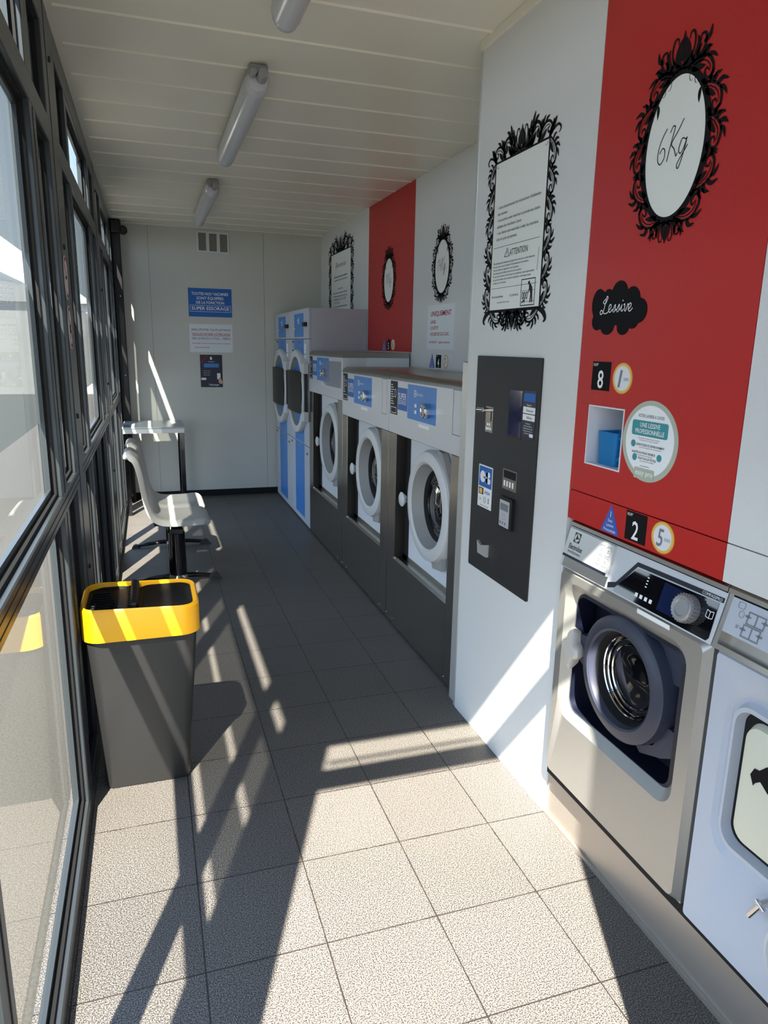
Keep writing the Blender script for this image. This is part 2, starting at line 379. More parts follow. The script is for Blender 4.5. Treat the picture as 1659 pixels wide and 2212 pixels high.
def oval_frame(mb, fr, a, b, s, d):
    ringp(mb, fr, ell(0, 0, a - .001, b - .001, 64), ell(0, 0, a + s * .16, b + s * .13, 64), d)
    per = [0.]; N_ = 200
    for i in range(N_): 
        t0, t1 = pi / 2 - pi * i / N_, pi / 2 - pi * (i + 1) / N_
        per.append(per[-1] + sqrt((a * (cos(t1) - cos(t0))) ** 2 + (b * (sin(t1) - sin(t0))) ** 2))
    H_ = per[-1]
    for f in (-1, 1):
        def B(q, o):
            x = max(0, min(.9999, q / H_)) * N_; lo = max(i for i in range(N_ + 1) if per[i] <= max(0, min(H_ * .9999, q))); t = pi / 2 - pi * lo / N_
            px, py = a * cos(t), b * sin(t); nx, ny = b * cos(t), a * sin(t); l = sqrt(nx * nx + ny * ny)
            o += s * .06; return (f * (px + nx / l * o), py + ny / l * o)
        n = 5; L_ = H_ * .86 / n
        for k in range(n):
            if k < 3: motif(mb, fr, B, H_ * .07 + k * L_, L_ * 1.0, s * .50, d, 1, k % 2)
            else: motif(mb, fr, B, H_ * .07 + (k + 1) * L_, L_ * 1.0, s * .50, d, -1, k % 2)
        leaf(mb, fr, (f * a * .70, b * .70), -pi / 2 - f * .15, s * .30, s * .09, f * .3, d)
        for q in (.3, .48): scroll(mb, fr, (f * a * q, b * (1.0 - q * q * .45)), -pi / 2, s * .36, 3.4, s * .02, d, f)
    crest(mb, fr, (0, b + s * .08), s * .66, d, 1); crest(mb, fr, (0, -b - s * .08), s * .42, d, -1)
def rect_frame(mb, fr, w2, h2, s, d, bt=.006):
    for r_ in (rect(-w2 - bt, -h2, -w2, h2), rect(w2, -h2, w2 + bt, h2), rect(-w2 - bt, h2, w2 + bt, h2 + bt), rect(-w2 - bt, -h2 - bt * 1.6, w2 + bt, -h2)): plate(mb, fr, r_, 0, d)
    d += .0002
    for f in (-1, 1):
        Bs = lambda q, o: (f * (w2 + bt + o), h2 - q)
        n = 6; L_ = 2 * h2 / n
        for k in range(n):
            if k < 3: motif(mb, fr, Bs, (k + .05) * L_, L_ * .98, s * .82, d, 1, k % 2)
            else: motif(mb, fr, Bs, (k + .95) * L_, L_ * .98, s * .82, d, -1, k % 2)
        Bt = lambda q, o: (f * q, h2 + bt + o)
        motif(mb, fr, Bt, w2 * .30, w2 * .42, s * 1.25, d, 1, 1); motif(mb, fr, Bt, w2 * .66, w2 * .44, s * .95, d, 1, 0)
        Bb = lambda q, o: (f * q, -h2 - bt - o)
        motif(mb, fr, Bb, w2 * .95, w2 * .5, s * .85, d, -1, 1); motif(mb, fr, Bb, w2 * .12, w2 * .42, s * 1.0, d, 1, 0)
        curl(mb, fr, lambda x, y: (f * (w2 + x * s), h2 + y * s), [(-.1, 0), (.3, .3), (.75, .45), (1.0, .25), (.85, .05)], .12 * s, d)
        curl(mb, fr, lambda x, y: (f * (w2 + x * s), h2 + y * s), [(.0, .1), (.3, .5), (.6, .85)], .34 * s, d, 'leaf')
        curl(mb, fr, lambda x, y: (f * (w2 + x * s), -h2 + y * s), [(-.1, -.1), (.4, -.25), (.7, -.6), (.5, -.8)], .30 * s, d, 'leaf')
        scroll(mb, fr, (f * w2 * .97, h2 * .98), -pi / 2 - f * .6, s * .6, 4.2, s * .03, d, -f)
    crest(mb, fr, (0, h2 + bt), s * 1.12, d, 1); crest(mb, fr, (0, -h2 - bt), s * .95, d, -1)

# ================================================================ SETTING
ZC = 2.54; YB = 7.2; XR = 1.68; XC = 1.172; XL = -.255
o = MB().box(-.33, -.5, -.06, 2.0, YB + .1, 0).build('floor', 'floor'); struct(o)
# ceiling: lacquered steel panels with a raised joint every 31 cm
mb = MB(); mb.box(-.33, .4, ZC, 1.8, YB + .1, ZC + .05)
y = 2.445 - .312 * 7
while y < YB:
    mb.add([(-.23, y - .010, ZC), (-.23, y - .004, ZC - .0055), (-.23, y + .004, ZC - .0055), (-.23, y + .010, ZC), (XR, y - .010, ZC), (XR, y - .004, ZC - .0055), (XR, y + .004, ZC - .0055), (XR, y + .010, ZC)],
           [(0, 1, 5, 4), (1, 2, 6, 5), (2, 3, 7, 6), (0, 3, 2, 1), (4, 5, 6, 7)]); y += .312
struct(mb.build('ceiling', 'ceiling'))
o = struct(MB().box(-.33, YB, 0, 1.8, YB + .1, ZC).build('wall_back', 'cream_wall'))
mb = MB()
for x in (.055, 1.11): mb.box(x - .0015, YB - .001, .07, x + .0015, YB, ZC)
mb.build('panel_joint', 'ink_grey', o)
struct(MB().box(-.25, YB - .012, 0, XR, YB - .0005, .062).build('baseboard_back', 'gap'))
# right wall behind the big machines
wr = struct(MB().box(XR, .45, 0, XR + .1, YB + .1, ZC).build('wall_right', 'white_panel'))
MB().box(XR - .004, 4.545, 1.469, XR, 5.557, ZC - .001).build('red_panel', 'red_panel', wr)
MB().box(XR - .005, 4.545, 1.458, XR - .0005, 5.557, 1.4665).build('panel_edge', 'alu_light', wr)
MB().box(XR - .003, 2.526, 1.377, XR, 4.541, 1.464).build('lower_panel', 'white_panel', wr)
MB().box(XR - .003, 2.526, 1.469, XR, 4.541, ZC - .001).build('upper_panel', 'white_panel', wr)
# service column and the panels over the small machines
wf = struct(MB().box(XC, 1.787, 0, XR - .001, 2.525, ZC).build('wall_right_front', 'white_panel'))
def slab(y0, y1, z0, z1, name, m): return MB().box(XC, y0, z0, XC + .03, y1, z1).build(name, m, wf)
NY0, NY1, NZ0, NZ1 = 1.565, 1.717, 1.191, 1.349
mb = MB()
for a in ((1.170, NY0 - .002, 1.1015, ZC), (NY1 + .002, 1.785, 1.1015, ZC), (NY0 - .002, NY1 + .002, 1.1015, NZ0 - .002), (NY0 - .002, NY1 + .002, NZ1 + .002, ZC)): mb.box(XC, a[0], a[2], XC + .03, a[1], a[3])
mb.build('red_panel', 'red_panel', wf)
slab(1.170, 1.785, 1.013, 1.0985, 'red_lower_panel', 'red_panel')
slab(.51, 1.168, 1.1015, ZC, 'white_panel', 'white_panel'); slab(.51, 1.168, 1.013, 1.0985, 'white_lower_panel', 'white_panel')
MB().box(XC + .031, .51, .95, XC + .05, 1.56, ZC).build('panel_backing', 'gap', wf)
mb = MB()   # detergent niche, an open white box let into the red panel
t_ = .004; xb = XC + .15
for a in ((XC - .0015, NY0 - t_, NZ0 - t_, xb, NY0, NZ1 + t_), (XC - .0015, NY1, NZ0 - t_, xb, NY1 + t_, NZ1 + t_), (XC - .0015, NY0, NZ0 - t_, xb, NY1, NZ0), (XC - .0015, NY0, NZ1, xb, NY1, NZ1 + t_), (xb, NY0 - t_, NZ0 - t_, xb + .003, NY1 + t_, NZ1 + t_)): mb.box(*a)
niche = mb.build('niche_box', 'white_metal', wf)
struct(MB().box(XC - .012, .51, ZC - .028, XC + .03, 2.53, ZC - .001).build('trim_1', 'ceiling'))
struct(MB().box(XC - .002, 2.5255, 0, XC + .05, 2.545, ZC - .03, .004).build('trim_2', 'alu_light'))
struct(MB().box(1.182, 2.549, 0, 1.215, 2.614, 1.45, .004).build('trim_3', 'alu_light'))

# glazed left wall
DY0, DY1 = -.305, XL      # frame depth in X
ZR = ((0, .06), (1.0, 1.06), (2.105, 2.18), (2.44, ZC))
WIN = [dict(n=1, y0=.50, y1=2.70, op=((.68, .985), (1.05, 2.19), (2.307, 2.605))),
       dict(n=2, y0=2.84, y1=4.85, op=((2.95, 3.24), (3.32, 4.36), (4.45, 4.75))),
       dict(n=3, y0=4.99, y1=7.03, op=((5.10, 5.40), (5.48, 6.52), (6.69, 6.95)))]
FILM = ((1.275, 1.645), (1.724, 2.10))
for W_ in WIN:
    mb = MB(); e = .004
    for z0, z1 in ZR: mb.box(DY0, W_['y0'], z0, DY1, W_['y1'], z1, .003)
    edges = [W_['y0']] + [q for a in W_['op'] for q in a] + [W_['y1']]
    for i in range(0, len(edges), 2):
        for k in range(3): mb.box(DY0 + .0005, edges[i], ZR[k][1] - .002, DY1 - .0005, edges[i + 1], ZR[k + 1][0] + .002, .003)
    win = struct(mb.build('window_%d' % W_['n'], 'alu_dark'))
    gk = MB()     # dark grooves between the profiles
    for z in (1.018, 1.040): gk.box(DY1 - .0005, W_['y0'] + .01, z, DY1 + .0006, W_['y1'] - .01, z + .0025)
    for i in range(2, len(edges) - 2, 2):
        ym = (edges[i] + edges[i + 1]) / 2; gk.box(DY1 - .0005, ym - .0025, .06, DY1 + .0006, ym + .0025, 1.0); gk.box(DY1 - .0005, ym - .0025, 1.06, DY1 + .0006, ym + .0025, 2.10)
    gk.build('groove', 'gap', win)
    for y0, y1 in W_['op']:
        for k in range(3):
            z0, z1 = ZR[k][1], ZR[k + 1][0]
            b1 = MB(); b2 = MB()
            for (q0, q1, m_, xx0, xx1) in ((.0, .010, b2, -.2935, -.270), (.010, .026, b1, -.2935, -.283)):
                m_.box(xx0, y0 + q0, z0 + q0, xx1, y0 + q1, z1 - q0); m_.box(xx0, y1 - q1, z0 + q0, xx1, y1 - q0, z1 - q0)
                m_.box(xx0, y0 + q1, z0 + q0, xx1, y1 - q1, z0 + q1); m_.box(xx0, y0 + q1, z1 - q1, xx1, y1 - q1, z1 - q0)
            bo = b1.build('glazing_bead', 'alu_dark', win); b2.build('gasket', 'gap', bo)
            pn = MB().add([(-.295, y0, z0), (-.295, y1, z0), (-.295, y1, z1), (-.295, y0, z1)], [(0, 1, 2, 3)]).build('pane', 'glass', win)
            if k == 1:
                for f0, f1 in FILM:
                    MB().add([(-.297, y0 + .01, f0), (-.297, y1 - .01, f0), (-.297, y1 - .01, f1), (-.297, y0 + .01, f1)], [(0, 1, 2, 3)]).build('window_film', 'film', pn)
    # bolted cover posts
for n_, (y0, y1) in enumerate(((2.7, 2.84), (4.85, 4.99), (7.03, YB))):
    tr = struct(MB().box(-.31, y0 + .004, 0, -.2535, y1 - .004, ZC, .003).build('trim_%d' % (n_ + 4), 'alu_dark'))
    mb = MB(); mb.box(-.30, y0 - .002, 0, -.262, y0 + .006, ZC); mb.box(-.30, y1 - .006, 0, -.262, y1 + .002, ZC); mb.build('groove', 'gap', tr)
    if n_ < 2:
        for z in (2.385, 1.812, 1.237, .672):
            MB().lathe((-.2535, (y0 + y1) / 2, z), (1, 0, 0), ((.009, 0), (.009, .004), (.005, .006), (0, .006)), 12).build('bolt', 'black', tr)
# front wall with the open doorway the photograph is taken from
mb = MB()
mb.box(-.33, .449, 0, -.17, .509, ZC); mb.box(.75, .449, 0, .80, .509, ZC)
mb.box(-.17, .449, 2.105, .75, .509, 2.18); mb.box(-.17, .449, 2.435, .75, .509, ZC)
df = struct(mb.build('door_1', 'alu_dark'))
MB().add([(-.17, .48, 2.18), (.75, .48, 2.18), (.75, .48, 2.435), (-.17, .48, 2.435)], [(0, 1, 2, 3)]).build('pane', 'glass', df)
struct(MB().box(.80, .449, 0, 1.8, .509, ZC).build('wall_front', 'cream_wall'))
struct(MB().box(-.332, .40, ZC + .05, 1.9, YB + .2, ZC + .15).build('ceiling_roof', 'rooftile'))
# ---------------------------------------------------------------- outside
tag(MB().box(-40, -30, -.20, 25, 60, -.10).build('car_park', 'asphalt'), 'sunlit grey asphalt car park outside the glass wall', 'ground')['kind'] = 'structure'
bl = thing('warehouse', 'low pale building with a shallow pitched roof beyond the car park', 'building', (-6, 28, -.1))
mb = MB(); mb.box(-14, 24, -.1, -1.2, 34, 2.6); mb.build('wall', 'building', bl)
MB().add([(-14.3, 23.8, 2.6), (-1.0, 23.8, 2.6), (-1.0, 34, 2.6), (-14.3, 34, 2.6), (-7.6, 23.8, 3.9), (-7.6, 34, 3.9)], [(0, 1, 4), (1, 2, 5, 4), (2, 3, 5), (3, 0, 4, 5), (0, 3, 2, 1)]).build('roof', 'rooftile', bl)

# ================================================================ MACHINES
def text_part(parent, name, m, items):
    mb = MB()
    for it in items: text(mb, *it[0], **(it[1] if len(it) > 1 else {}))
    return mb.build(name, m, parent)
def logo_mark(mbk, mbw, fr, u, v, s, d):
    # square mark with a round and three swept blades
    plate(mbk, fr, rect(u - s, v - s, u + s, v + s), 0, d)
    plate(mbw, fr, ell(u, v, s * .86, s * .86, 28), d, d + .0003)
    for k in range(3):
        a = R_(90 + 120 * k + 10); p = []
        for t in (0, .3, .6, 1.0): p.append((u + cos(a + .25 * t) * s * .86 * t, v + sin(a + .25 * t) * s * .86 * t))
        ribbon(mbk, fr, p, [s * .62, s * .4, s * .22, s * .08], d + .0006)

def big_washer(y0, y1, zp0, zp1, zt, label, yc, zc, ro, panel_cover=False, drawer=True):
    XF = 1.207; T = thing('front_load_washer', label, 'washing machine', (XF, (y0 + y1) / 2, 0), 'large steel washers in a row')
    g = .003; a, b = y0 + g, y1 - g
    oy0, oy1, oz0 = a + .125, b - .12, .395
    # carcass behind the fascia
    mb = MB(); mb.box(XF + .16, a, .01, XR - .012, b, zp1); mb.build('cabinet', 'white_metal', T)
    # steel fascia: posts, kick panel with bevelled ledge
    for q0, q1 in ((a, oy0), (oy1, b)): MB().box(XF, q0, .012, XF + .16, q1, zp0 - .001, .002).build('side_post', 'steel', T)
    mb = MB(); mb.add([(XF, oy0, .012), (XF, oy1, .012), (XF, oy1, oz0 - .012), (XF, oy0, oz0 - .012), (XF + .012, oy0, oz0), (XF + .012, oy1, oz0), (XF + .05, oy1, oz0), (XF + .05, oy0, oz0), (XF + .05, oy1, oz0 + .018), (XF + .05, oy0, oz0 + .018), (XF + .065, oy1, oz0 + .018), (XF + .065, oy0, oz0 + .018), (XF + .06, oy0, .012), (XF + .06, oy1, .012)],
           [(0, 1, 2, 3), (3, 2, 5, 4), (4, 5, 6, 7), (7, 6, 8, 9), (9, 8, 10, 11), (0, 3, 4, 7, 12), (1, 13, 6, 5, 2)])
    mb.build('kick_panel', 'steel', T)
    mb = MB()
    for yy, z, r in ((a + .006, .035, .004), (oy0 - .008, .035, .004), (oy1 + .008, .035, .004), (b - .006, .035, .004), (oy1 + .012, oz0 - .01, .006)): MB().cyl((XF - .003, yy, z), (XF + .001, yy, z), r, n=10).build('screw', 'chrome', T)
    rh = ro - .07; ang_ = [2 * pi * q / 64 for q in range(64)]
    def edge(t):     # where a ray from the door centre meets the panel's edge
        c_, s_ = cos(t), sin(t); k_ = []
        if c_ > 1e-6: k_.append((oy1 - .075 - yc) / c_)
        if c_ < -1e-6: k_.append((oy0 - yc) / c_)
        if s_ > 1e-6: k_.append((zp0 - zc) / s_)
        if s_ < -1e-6: k_.append((oz0 - zc) / s_)
        return max(rh + .002, min(k_))
    MB().loops([[(XF + .055, yc + cos(t) * edge(t), zc + sin(t) * edge(t)) for t in ang_], [(XF + .055, yc + cos(t) * rh, zc + sin(t) * rh) for t in ang_], [(XF + .15, yc + cos(t) * rh, zc + sin(t) * rh) for t in ang_]]).build('front_panel', 'white_metal', T)
    MB().box(XF + .057, oy0, oz0, XF + .06, yc - rh, oz0 + .02).build('lower_lip', 'white_metal', T)
    MB().box(XF + .002, oy1 - .003, oz0, XF + .054, oy1 - .0002, zp0 - .002).build('post_reflection', 'dark_reflection', T)  # added thin sheet, painting the dark reflection on the steel post's inner side
    MB().box(XF + .05, oy1 - .075, oz0, XF + .074, oy1 + .0, zp0).build('latch_recess', 'black', T)
    # control fascia
    cp = MB().box(XF - .003, a, zp0, XF + .162, b, zp1, .003).build('control_panel', 'alu_panel', T)
    # rounded top
    L0 = []
    for yy in (a, b):
        pr = [(XF - .004, zp1)] + [(XF - .004 + .05 - .05 * cos(t), zp1 + (zt - zp1) * sin(t)) for t in [R_(k * 15) for k in range(7)]] + [(XR - .012, zt), (XR - .012, zp1)]
        L0.append([(x, yy, z) for x, z in pr])
    MB().loops(L0, False, True, True).build('top_cover', 'steel_h', T)
    # door
    D = MB().lathe((XF + .055, yc, zc), (-1, 0, 0), ((ro, 0), (ro + .002, .022), (ro - .008, .046), (ro - .03, .055), (ro - .055, .055), (ro - .066, .046)), 64).build('door_ring', 'ring_grey', T)
    ri = ro - .066
    MB().lathe((XF + .055, yc, zc), (-1, 0, 0), ((ri + .001, .047), (ri - .010, .022), (ri - .028, -.008), (ri - .030, -.012)), 64).build('door_cone', 'ring_in', D)
    MB().lathe((XF + .055, yc, zc), (-1, 0, 0), ((ri - .028, -.008), (ri - .042, -.014), (ri - .050, -.026)), 64).build('gasket', 'gap', D)
    mb = MB()
    for rr, tt in ((ri - .072, -.016), (ri - .092, -.008)): mb.lathe((XF + .055, yc, zc), (-1, 0, 0), ((rr, tt), (rr - .001, tt + .003), (rr - .003, tt)), 64)
    mb.build('trim_ring', 'chrome_dark', D)
    MB().lathe((XF + .055, yc, zc), (-1, 0, 0), ((ri - .045, -.02), (ri - .07, -.020), (ri - .10, -.012), (ri * .35, .0), (0, .002)), 64).build('door_glass', 'dark_glass', D)
    # hinge plate and handle
    hp = MB(); fr = Fr((XF + .05, yc, zc), (0, -1, 0), (0, 0, 1))
    pts = [(cos(t) * (ro + .012), sin(t) * (ro + .012)) for t in [R_(q) for q in range(28, 72, 4)]] + [(ro * .3, ro + .03), (ro + .01, ro * .9)]
    plate(hp, fr, [(ro * .30, ro * .95), (ro * .95, ro * .3), (ro * 1.02, ro * .42), (ro * .52, ro * 1.03), (ro * .36, ro * 1.06)], 0, .03)
    hp.build('hinge', 'ring_in', T)
    mb = MB(); plate(mb, fr, [(ro * .1, -ro * .9), (ro * .62, -ro * .72), (ro * .6, -ro * 1.02), (ro * .2, -ro * 1.08)], 0, .022); mb.build('hinge', 'ring_in', T)
    hy = yc + ro + .055; hz = zc - .03
    MB().cyl((XF + .03, yc + ro - .02, hz), (XF + .03, hy + .0, hz), .012, n=12).build('latch', 'black', T)
    MB().lathe((XF + .035, hy, hz), (-1, 0, 0), ((.018, .012), (.026, .022), (.036, .030), (.038, .036), (.030, .042), (.0, .045)), 24).build('door_handle', 'ring_grey', T)
    # labels on the fascia
    fr = RW(XF - .003, b, 0); h = zp1 - zp0; W = b - a
    zt_, zb_ = zp1 - .008, zp1 - .178
    mb = MB(); plate(mb, fr, rect(.022, zb_, .132, zt_), 0, .0008); lb = mb.build('instruction_label', 'ink', cp)
    mb = MB()
    for k in range(9): plate(mb, fr, rect(.032, zt_ - .022 - k * .012, .058 + .010 * (k % 3), zt_ - .018 - k * .012), .0008, .0012)
    ringp(mb, fr, ell(.10, zt_ - .06, .012, .018, 20), ell(.10, zt_ - .06, .015, .022, 20), .0012)
    ringp(mb, fr, rect(.035, zb_ + .01, .115, zb_ + .035), rect(.032, zb_ + .007, .118, zb_ + .038), .0012)
    mb.build('print', 'white', lb)
    mb = MB(); plate(mb, fr, rect(.138, zb_ + .03, .278, zt_ - .028), 0, .0008); lb = mb.build('super_essorage_sticker', 'blue_sign', cp)
    text_part(lb, 'lettering', 'white', [((fr, 'SUPER', .208, zt_ - .085, .03), dict(width=.12, d=.0014, bold=.01)), ((fr, 'ESSORAGE', .208, zb_ + .06, .022), dict(width=.12, d=.0014))])
    bx0, bx1 = .285, .285 + min(.37, W * .39)
    mb = MB(); plate(mb, fr, rect(bx0, zp1 - .178, bx1, zp1 - .012), 0, .0008); bpn = mb.build('blue_control_label', 'blue', cp)
    mk = MB(); mw = MB(); s_ = .011; lx = bx0 + (bx1 - bx0) * .28; lz = zp1 - .052
    ringp(mk, fr, rect(lx - s_, lz - s_, lx + s_, lz + s_), rect(lx - s_ - .004, lz - s_ - .004, lx + s_ + .004, lz + s_ + .004), .0012)
    for k in range(3):
        t = R_(90 + 120 * k); ribbon(mk, fr, [(lx, lz), (lx + cos(t) * s_ * .9, lz + sin(t) * s_ * .9)], [.009, .002], .0013)
    text(mk, fr, 'Electrolux', lx + .022, lz - .008, .014, d=.0012, align='L')
    for dz in (.105, .135): plate(mk, fr, rect(bx0 + .10, zp1 - dz - .012, bx0 + .125, zp1 - dz + .004), .0008, .0014)
    mk.build('print', 'white', bpn)
    kx = bx0 + (bx1 - bx0) * .77; kz = zp1 - .118; ky = b - kx
    MB().box(XF - .02, ky + .015, kz - .028, XF - .0035, ky + .05, kz + .028).build('knob_index', 'black', cp)
    pr = [(.033, 0), (.033, .03), (.029, .034), (.022, .034), (.021, .031), (0, .031)]
    MB().lathe((XF - .003, ky, kz), (-1, 0, 0), pr, 32).build('programme_knob', 'chrome', cp)
    mb = MB(); plate(mb, fr, rect(bx0 + .16, zp1 - .205, bx0 + .29, zp1 - .190), 0, .001); mb.build('white_sticker', 'white', cp)
    if drawer:
        u0, u1 = W - .115, W - .035
        mb = MB(); ringp(mb, fr, rect(u0, zp1 - .19, u1, zp1 - .006), rect(u0 - .002, zp1 - .192, u1 + .002, zp1 - .004), .0006); mb.build('drawer_outline', 'gap', cp)
    if panel_cover:
        mb = MB(); u0 = bx0 + .10
        plate(mb, fr, rect(u0 + .14, zp1 - .20, W - .03, zp1 - .03), .0, .012); mb.build('clear_cover', glass_mat('clear_plastic_cover', (.95, .95, .96, 1), (.35, (.75, .76, .8, 1), (.4, .4, .42, 1))), cp)
    return T
big_washer(2.62, 3.585, 1.06, 1.337, 1.37, 'large steel washer nearest the payment column, silver fascia', 3.035, .765, .268)
big_washer(3.585, 4.557, 1.06, 1.337, 1.37, 'middle of the three large steel washers', 3.99, .765, .268)
big_washer(4.557, 5.587, 1.147, 1.427, 1.46, 'tallest large washer, standing against the blue striped dryers', 4.98, .81, .285, panel_cover=True, drawer=False)

def dryer(y0, y1, label):
    XF = 1.205; T = thing('tumble_dryer', label, 'tumble dryer', (XF, (y0 + y1) / 2, 0), 'tall dryers in the far corner')
    a, b = y0 + .002, y1 - .002; ym = (a + b) / 2; W = b - a
    MB().box(XF + .02, a, .0, XR - .004, b, 1.786).build('cabinet', 'grey_body', T)
    up = MB().box(XF, a, 1.553, XF + .02, b, 1.786, .002).build('control_panel', 'grey_body', T)
    md = MB().box(XF, a, .693, XF + .02, b, 1.547, .002).build('front_panel', 'grey_body', T)
    lo = MB().box(XF, a, .015, XF + .02, b, .688, .002).build('lower_panel', 'grey_body', T)
    fr = RW(XF, b, 0); u0, u1 = .20, .58
    mb = MB(); plate(mb, fr, rect(u0, 1.566, u1, 1.752), 0, .0008); pl = mb.build('blue_control_label', 'blue', up)
    mb = MB(); lx, lz = u0 + .18, 1.70
    for k in range(3):
        t = R_(60 + 120 * k); ribbon(mb, fr, [(lx, lz), (lx + cos(t) * .04, lz + sin(t) * .028)], [.03, .006], .0012)
    plate(mb, fr, rect(lx - .015, 1.672, lx + .025, 1.684), .0008, .0012); plate(mb, fr, rect(u0 - .02, 1.63, u0 + .03, 1.637), .0008, .0012)
    mb.build('print', 'white', pl)
    mb = MB(); plate(mb, fr, rect(lx - .02, 1.615, lx + .04, 1.66), 0, .0013); mb.build('display', 'ink_grey', pl)
    MB().box(XF - .03, b - .72, 1.645, XF - .0005, b - .65, 1.678, .004).build('start_knob', 'black', up)
    mb = MB(); plate(mb, fr, rect(u0, .70, u1, 1.546), 0, .0008); mb.build('blue_stripe', 'blue', md)
    mb = MB(); plate(mb, fr, rect(u0, .06, u1, .687), 0, .0008); mb.build('blue_stripe', 'blue', lo)
    mb = MB(); plate(mb, fr, rect(.10, 1.445, .17, 1.535), 0, .001); lb = mb.build('black_label', 'ink', md)
    mb = MB(); plate(mb, fr, rect(.12, 1.46, .15, 1.52), .001, .0014); mb.build('print', 'white', lb)
    mb = MB(); text(mb, fr, 'ATTENTION', u0 + .2, 1.515, .012, .14, .0014); mb.build('red_lettering', 'ink_red', md)
    mb = MB()
    for z in (1.50, 1.475, 1.45, 1.41): plate(mb, fr, ell(.64, z, .03, .014, 16), 0, .001)
    mb.build('white_sticker', 'white', md)
    c = (XF, ym - .02, 1.12)
    D = MB().lathe(c, (-1, 0, 0), ((.345, 0), (.347, .025), (.338, .04), (.29, .042), (.284, .036)), 64).build('door_ring', 'ring_grey', T)
    MB().lathe(c, (-1, 0, 0), ((.285, .037), (.27, -.005), (.262, -.015), (0, -.015)), 64).build('door_dish', 'ring_in', D)
    # smoked bowed window between flat top and bottom
    L = []
    for z in (.955, 1.29):
        L.append([(XF - .045 - .02 * cos((q - .5) * pi), ym - .02 - .27 + .60 * q, z) for q in [i / 12 for i in range(13)]] + [(XF - .036, ym - .02 + .33, z), (XF - .036, ym - .02 - .27, z)])
    MB().loops(L, False, True, True).build('door_window', 'smoked', D)
    for hz_ in (.90, 1.28): MB().box(XF - .045, ym - .40, hz_, XF - .005, ym - .29, hz_ + .08, .004).build('hinge', 'ring_grey', D)
    MB().box(XF - .035, ym - .385, .98, XF - .01, ym - .355, 1.28, .003).build('hinge_bar', 'black', D)
    for yy, z in ((b - .06, .66), (b - .70, .63)): MB().cyl((XF - .008, yy, z), (XF, yy, z), .010, n=12).build('lock', 'ink_grey', lo)
    mb = MB(); plate(mb, fr, rect(.33, .655, .37, .672), 0, .006); mb.build('latch', 'chrome', lo)
    return T
dryer(5.590, 6.372, 'tall blue striped dryer beside the tallest large washer')
dryer(6.374, 7.156, 'tall blue striped dryer against the far back wall')

def rr3(X, y0, z0, y1, z1, r, k=6): return [(X, y, z) for y, z in rrect(y0, z0, y1, z1, r, k)]
# ---- small washer under the red panel
XF = 1.145
T = thing('compact_washer', 'small steel washer with navy door under the red panel', 'washing machine', (XF, 1.46, .17))
a, b = 1.158, 1.765
mb = MB(); mb.loops([rr3(XF + .02, a, .19, b, .872, .006), rr3(XF, a + .012, .20, b - .012, .862, .02), rr3(XF, 1.212, .412, 1.722, .838, .055), rr3(XF + .024, 1.237, .437, 1.693, .812, .04)], True)
mb.build('front_panel', 'washer_body', T)
MB().loops([rr3(XF + .024, 1.237, .437, 1.693, .812, .04), rr3(XF + .018, 1.245, .445, 1.684, .804, .036), rr3(XF + .094, 1.247, .447, 1.682, .802, .034)], False).build('recess_lining', 'navy_deep', T)
mb = MB(); mb.box(XF + .095, a, .187, XR - .01, b, .87); mb.box(XF + .0201, a, .187, XF + .095, 1.205, .872); mb.box(XF + .0201, 1.725, .187, XF + .095, b, .872); mb.box(XF + .0201, 1.205, .187, XF + .095, 1.725, .41); mb.box(XF + .0201, 1.205, .842, XF + .095, 1.725, .872)
mb.build('cabinet', 'washer_body', T)
MB().box(XF + .0865, 1.24, .44, XF + .0945, 1.70, .81).build('door_recess', 'navy_deep', T)
cy, cz = 1.452, .645
D = MB().lathe((XF + .07, cy, cz), (-1, 0, 0), ((.172, -.0), (.174, .04), (.170, .060), (.160, .068), (.136, .072), (.130, .068), (.124, .045)), 64).build('door_ring', 'navy_plastic', T)
MB().lathe((XF + .07, cy, cz), (-1, 0, 0), ((.125, .05), (.120, .035), (.114, .015), (.11, .005)), 64).build('gasket', 'gap', D)
mb = MB()
for rr, tt in ((.112, .030), (.104, .022), (.088, .020)): mb.lathe((XF + .07, cy, cz), (-1, 0, 0), ((rr, tt), (rr - .0012, tt + .003), (rr - .003, tt)), 64)
mb.build('trim_ring', 'chrome', D)
MB().lathe((XF + .07, cy, cz), (-1, 0, 0), ((.115, .022), (.104, .018), (.09, .015), (.05, .022), (0, .025)), 64).build('door_glass', 'dark_glass', D)
fr = RW(XF + .07, cy, cz)
for s_ in (1, -1):
    mb = MB(); P = [(.05, s_ * .168), (.115, s_ * .135), (.165, s_ * .06), (.196, s_ * .062), (.196, s_ * .125), (.15, s_ * .152), (.07, s_ * .182)]
    plate(mb, fr, P if s_ > 0 else P[::-1], 0, .03); mb.build('hinge', 'navy_plastic', D)
mb = MB(); plate(mb, fr, [(-.17, .05), (-.205, .045), (-.21, -.03), (-.18, -.045)], .01, .05); mb.build('latch', 'navy_plastic', D)
L = []
for dd, sc in ((.045, .8), (.062, 1.), (.074, 1.), (.082, .82)):
    L.append([fr.p(-.218 + .032 * sc * (1 + .28 * cos(4 * t + .4)) * cos(t), -.003 + .052 * sc * (1 + .28 * cos(4 * t + .4)) * sin(t), dd) for t in [2 * pi * q / 32 for q in range(32)]])
MB().loops(L, True, True, True).build('door_handle', 'handle', T)
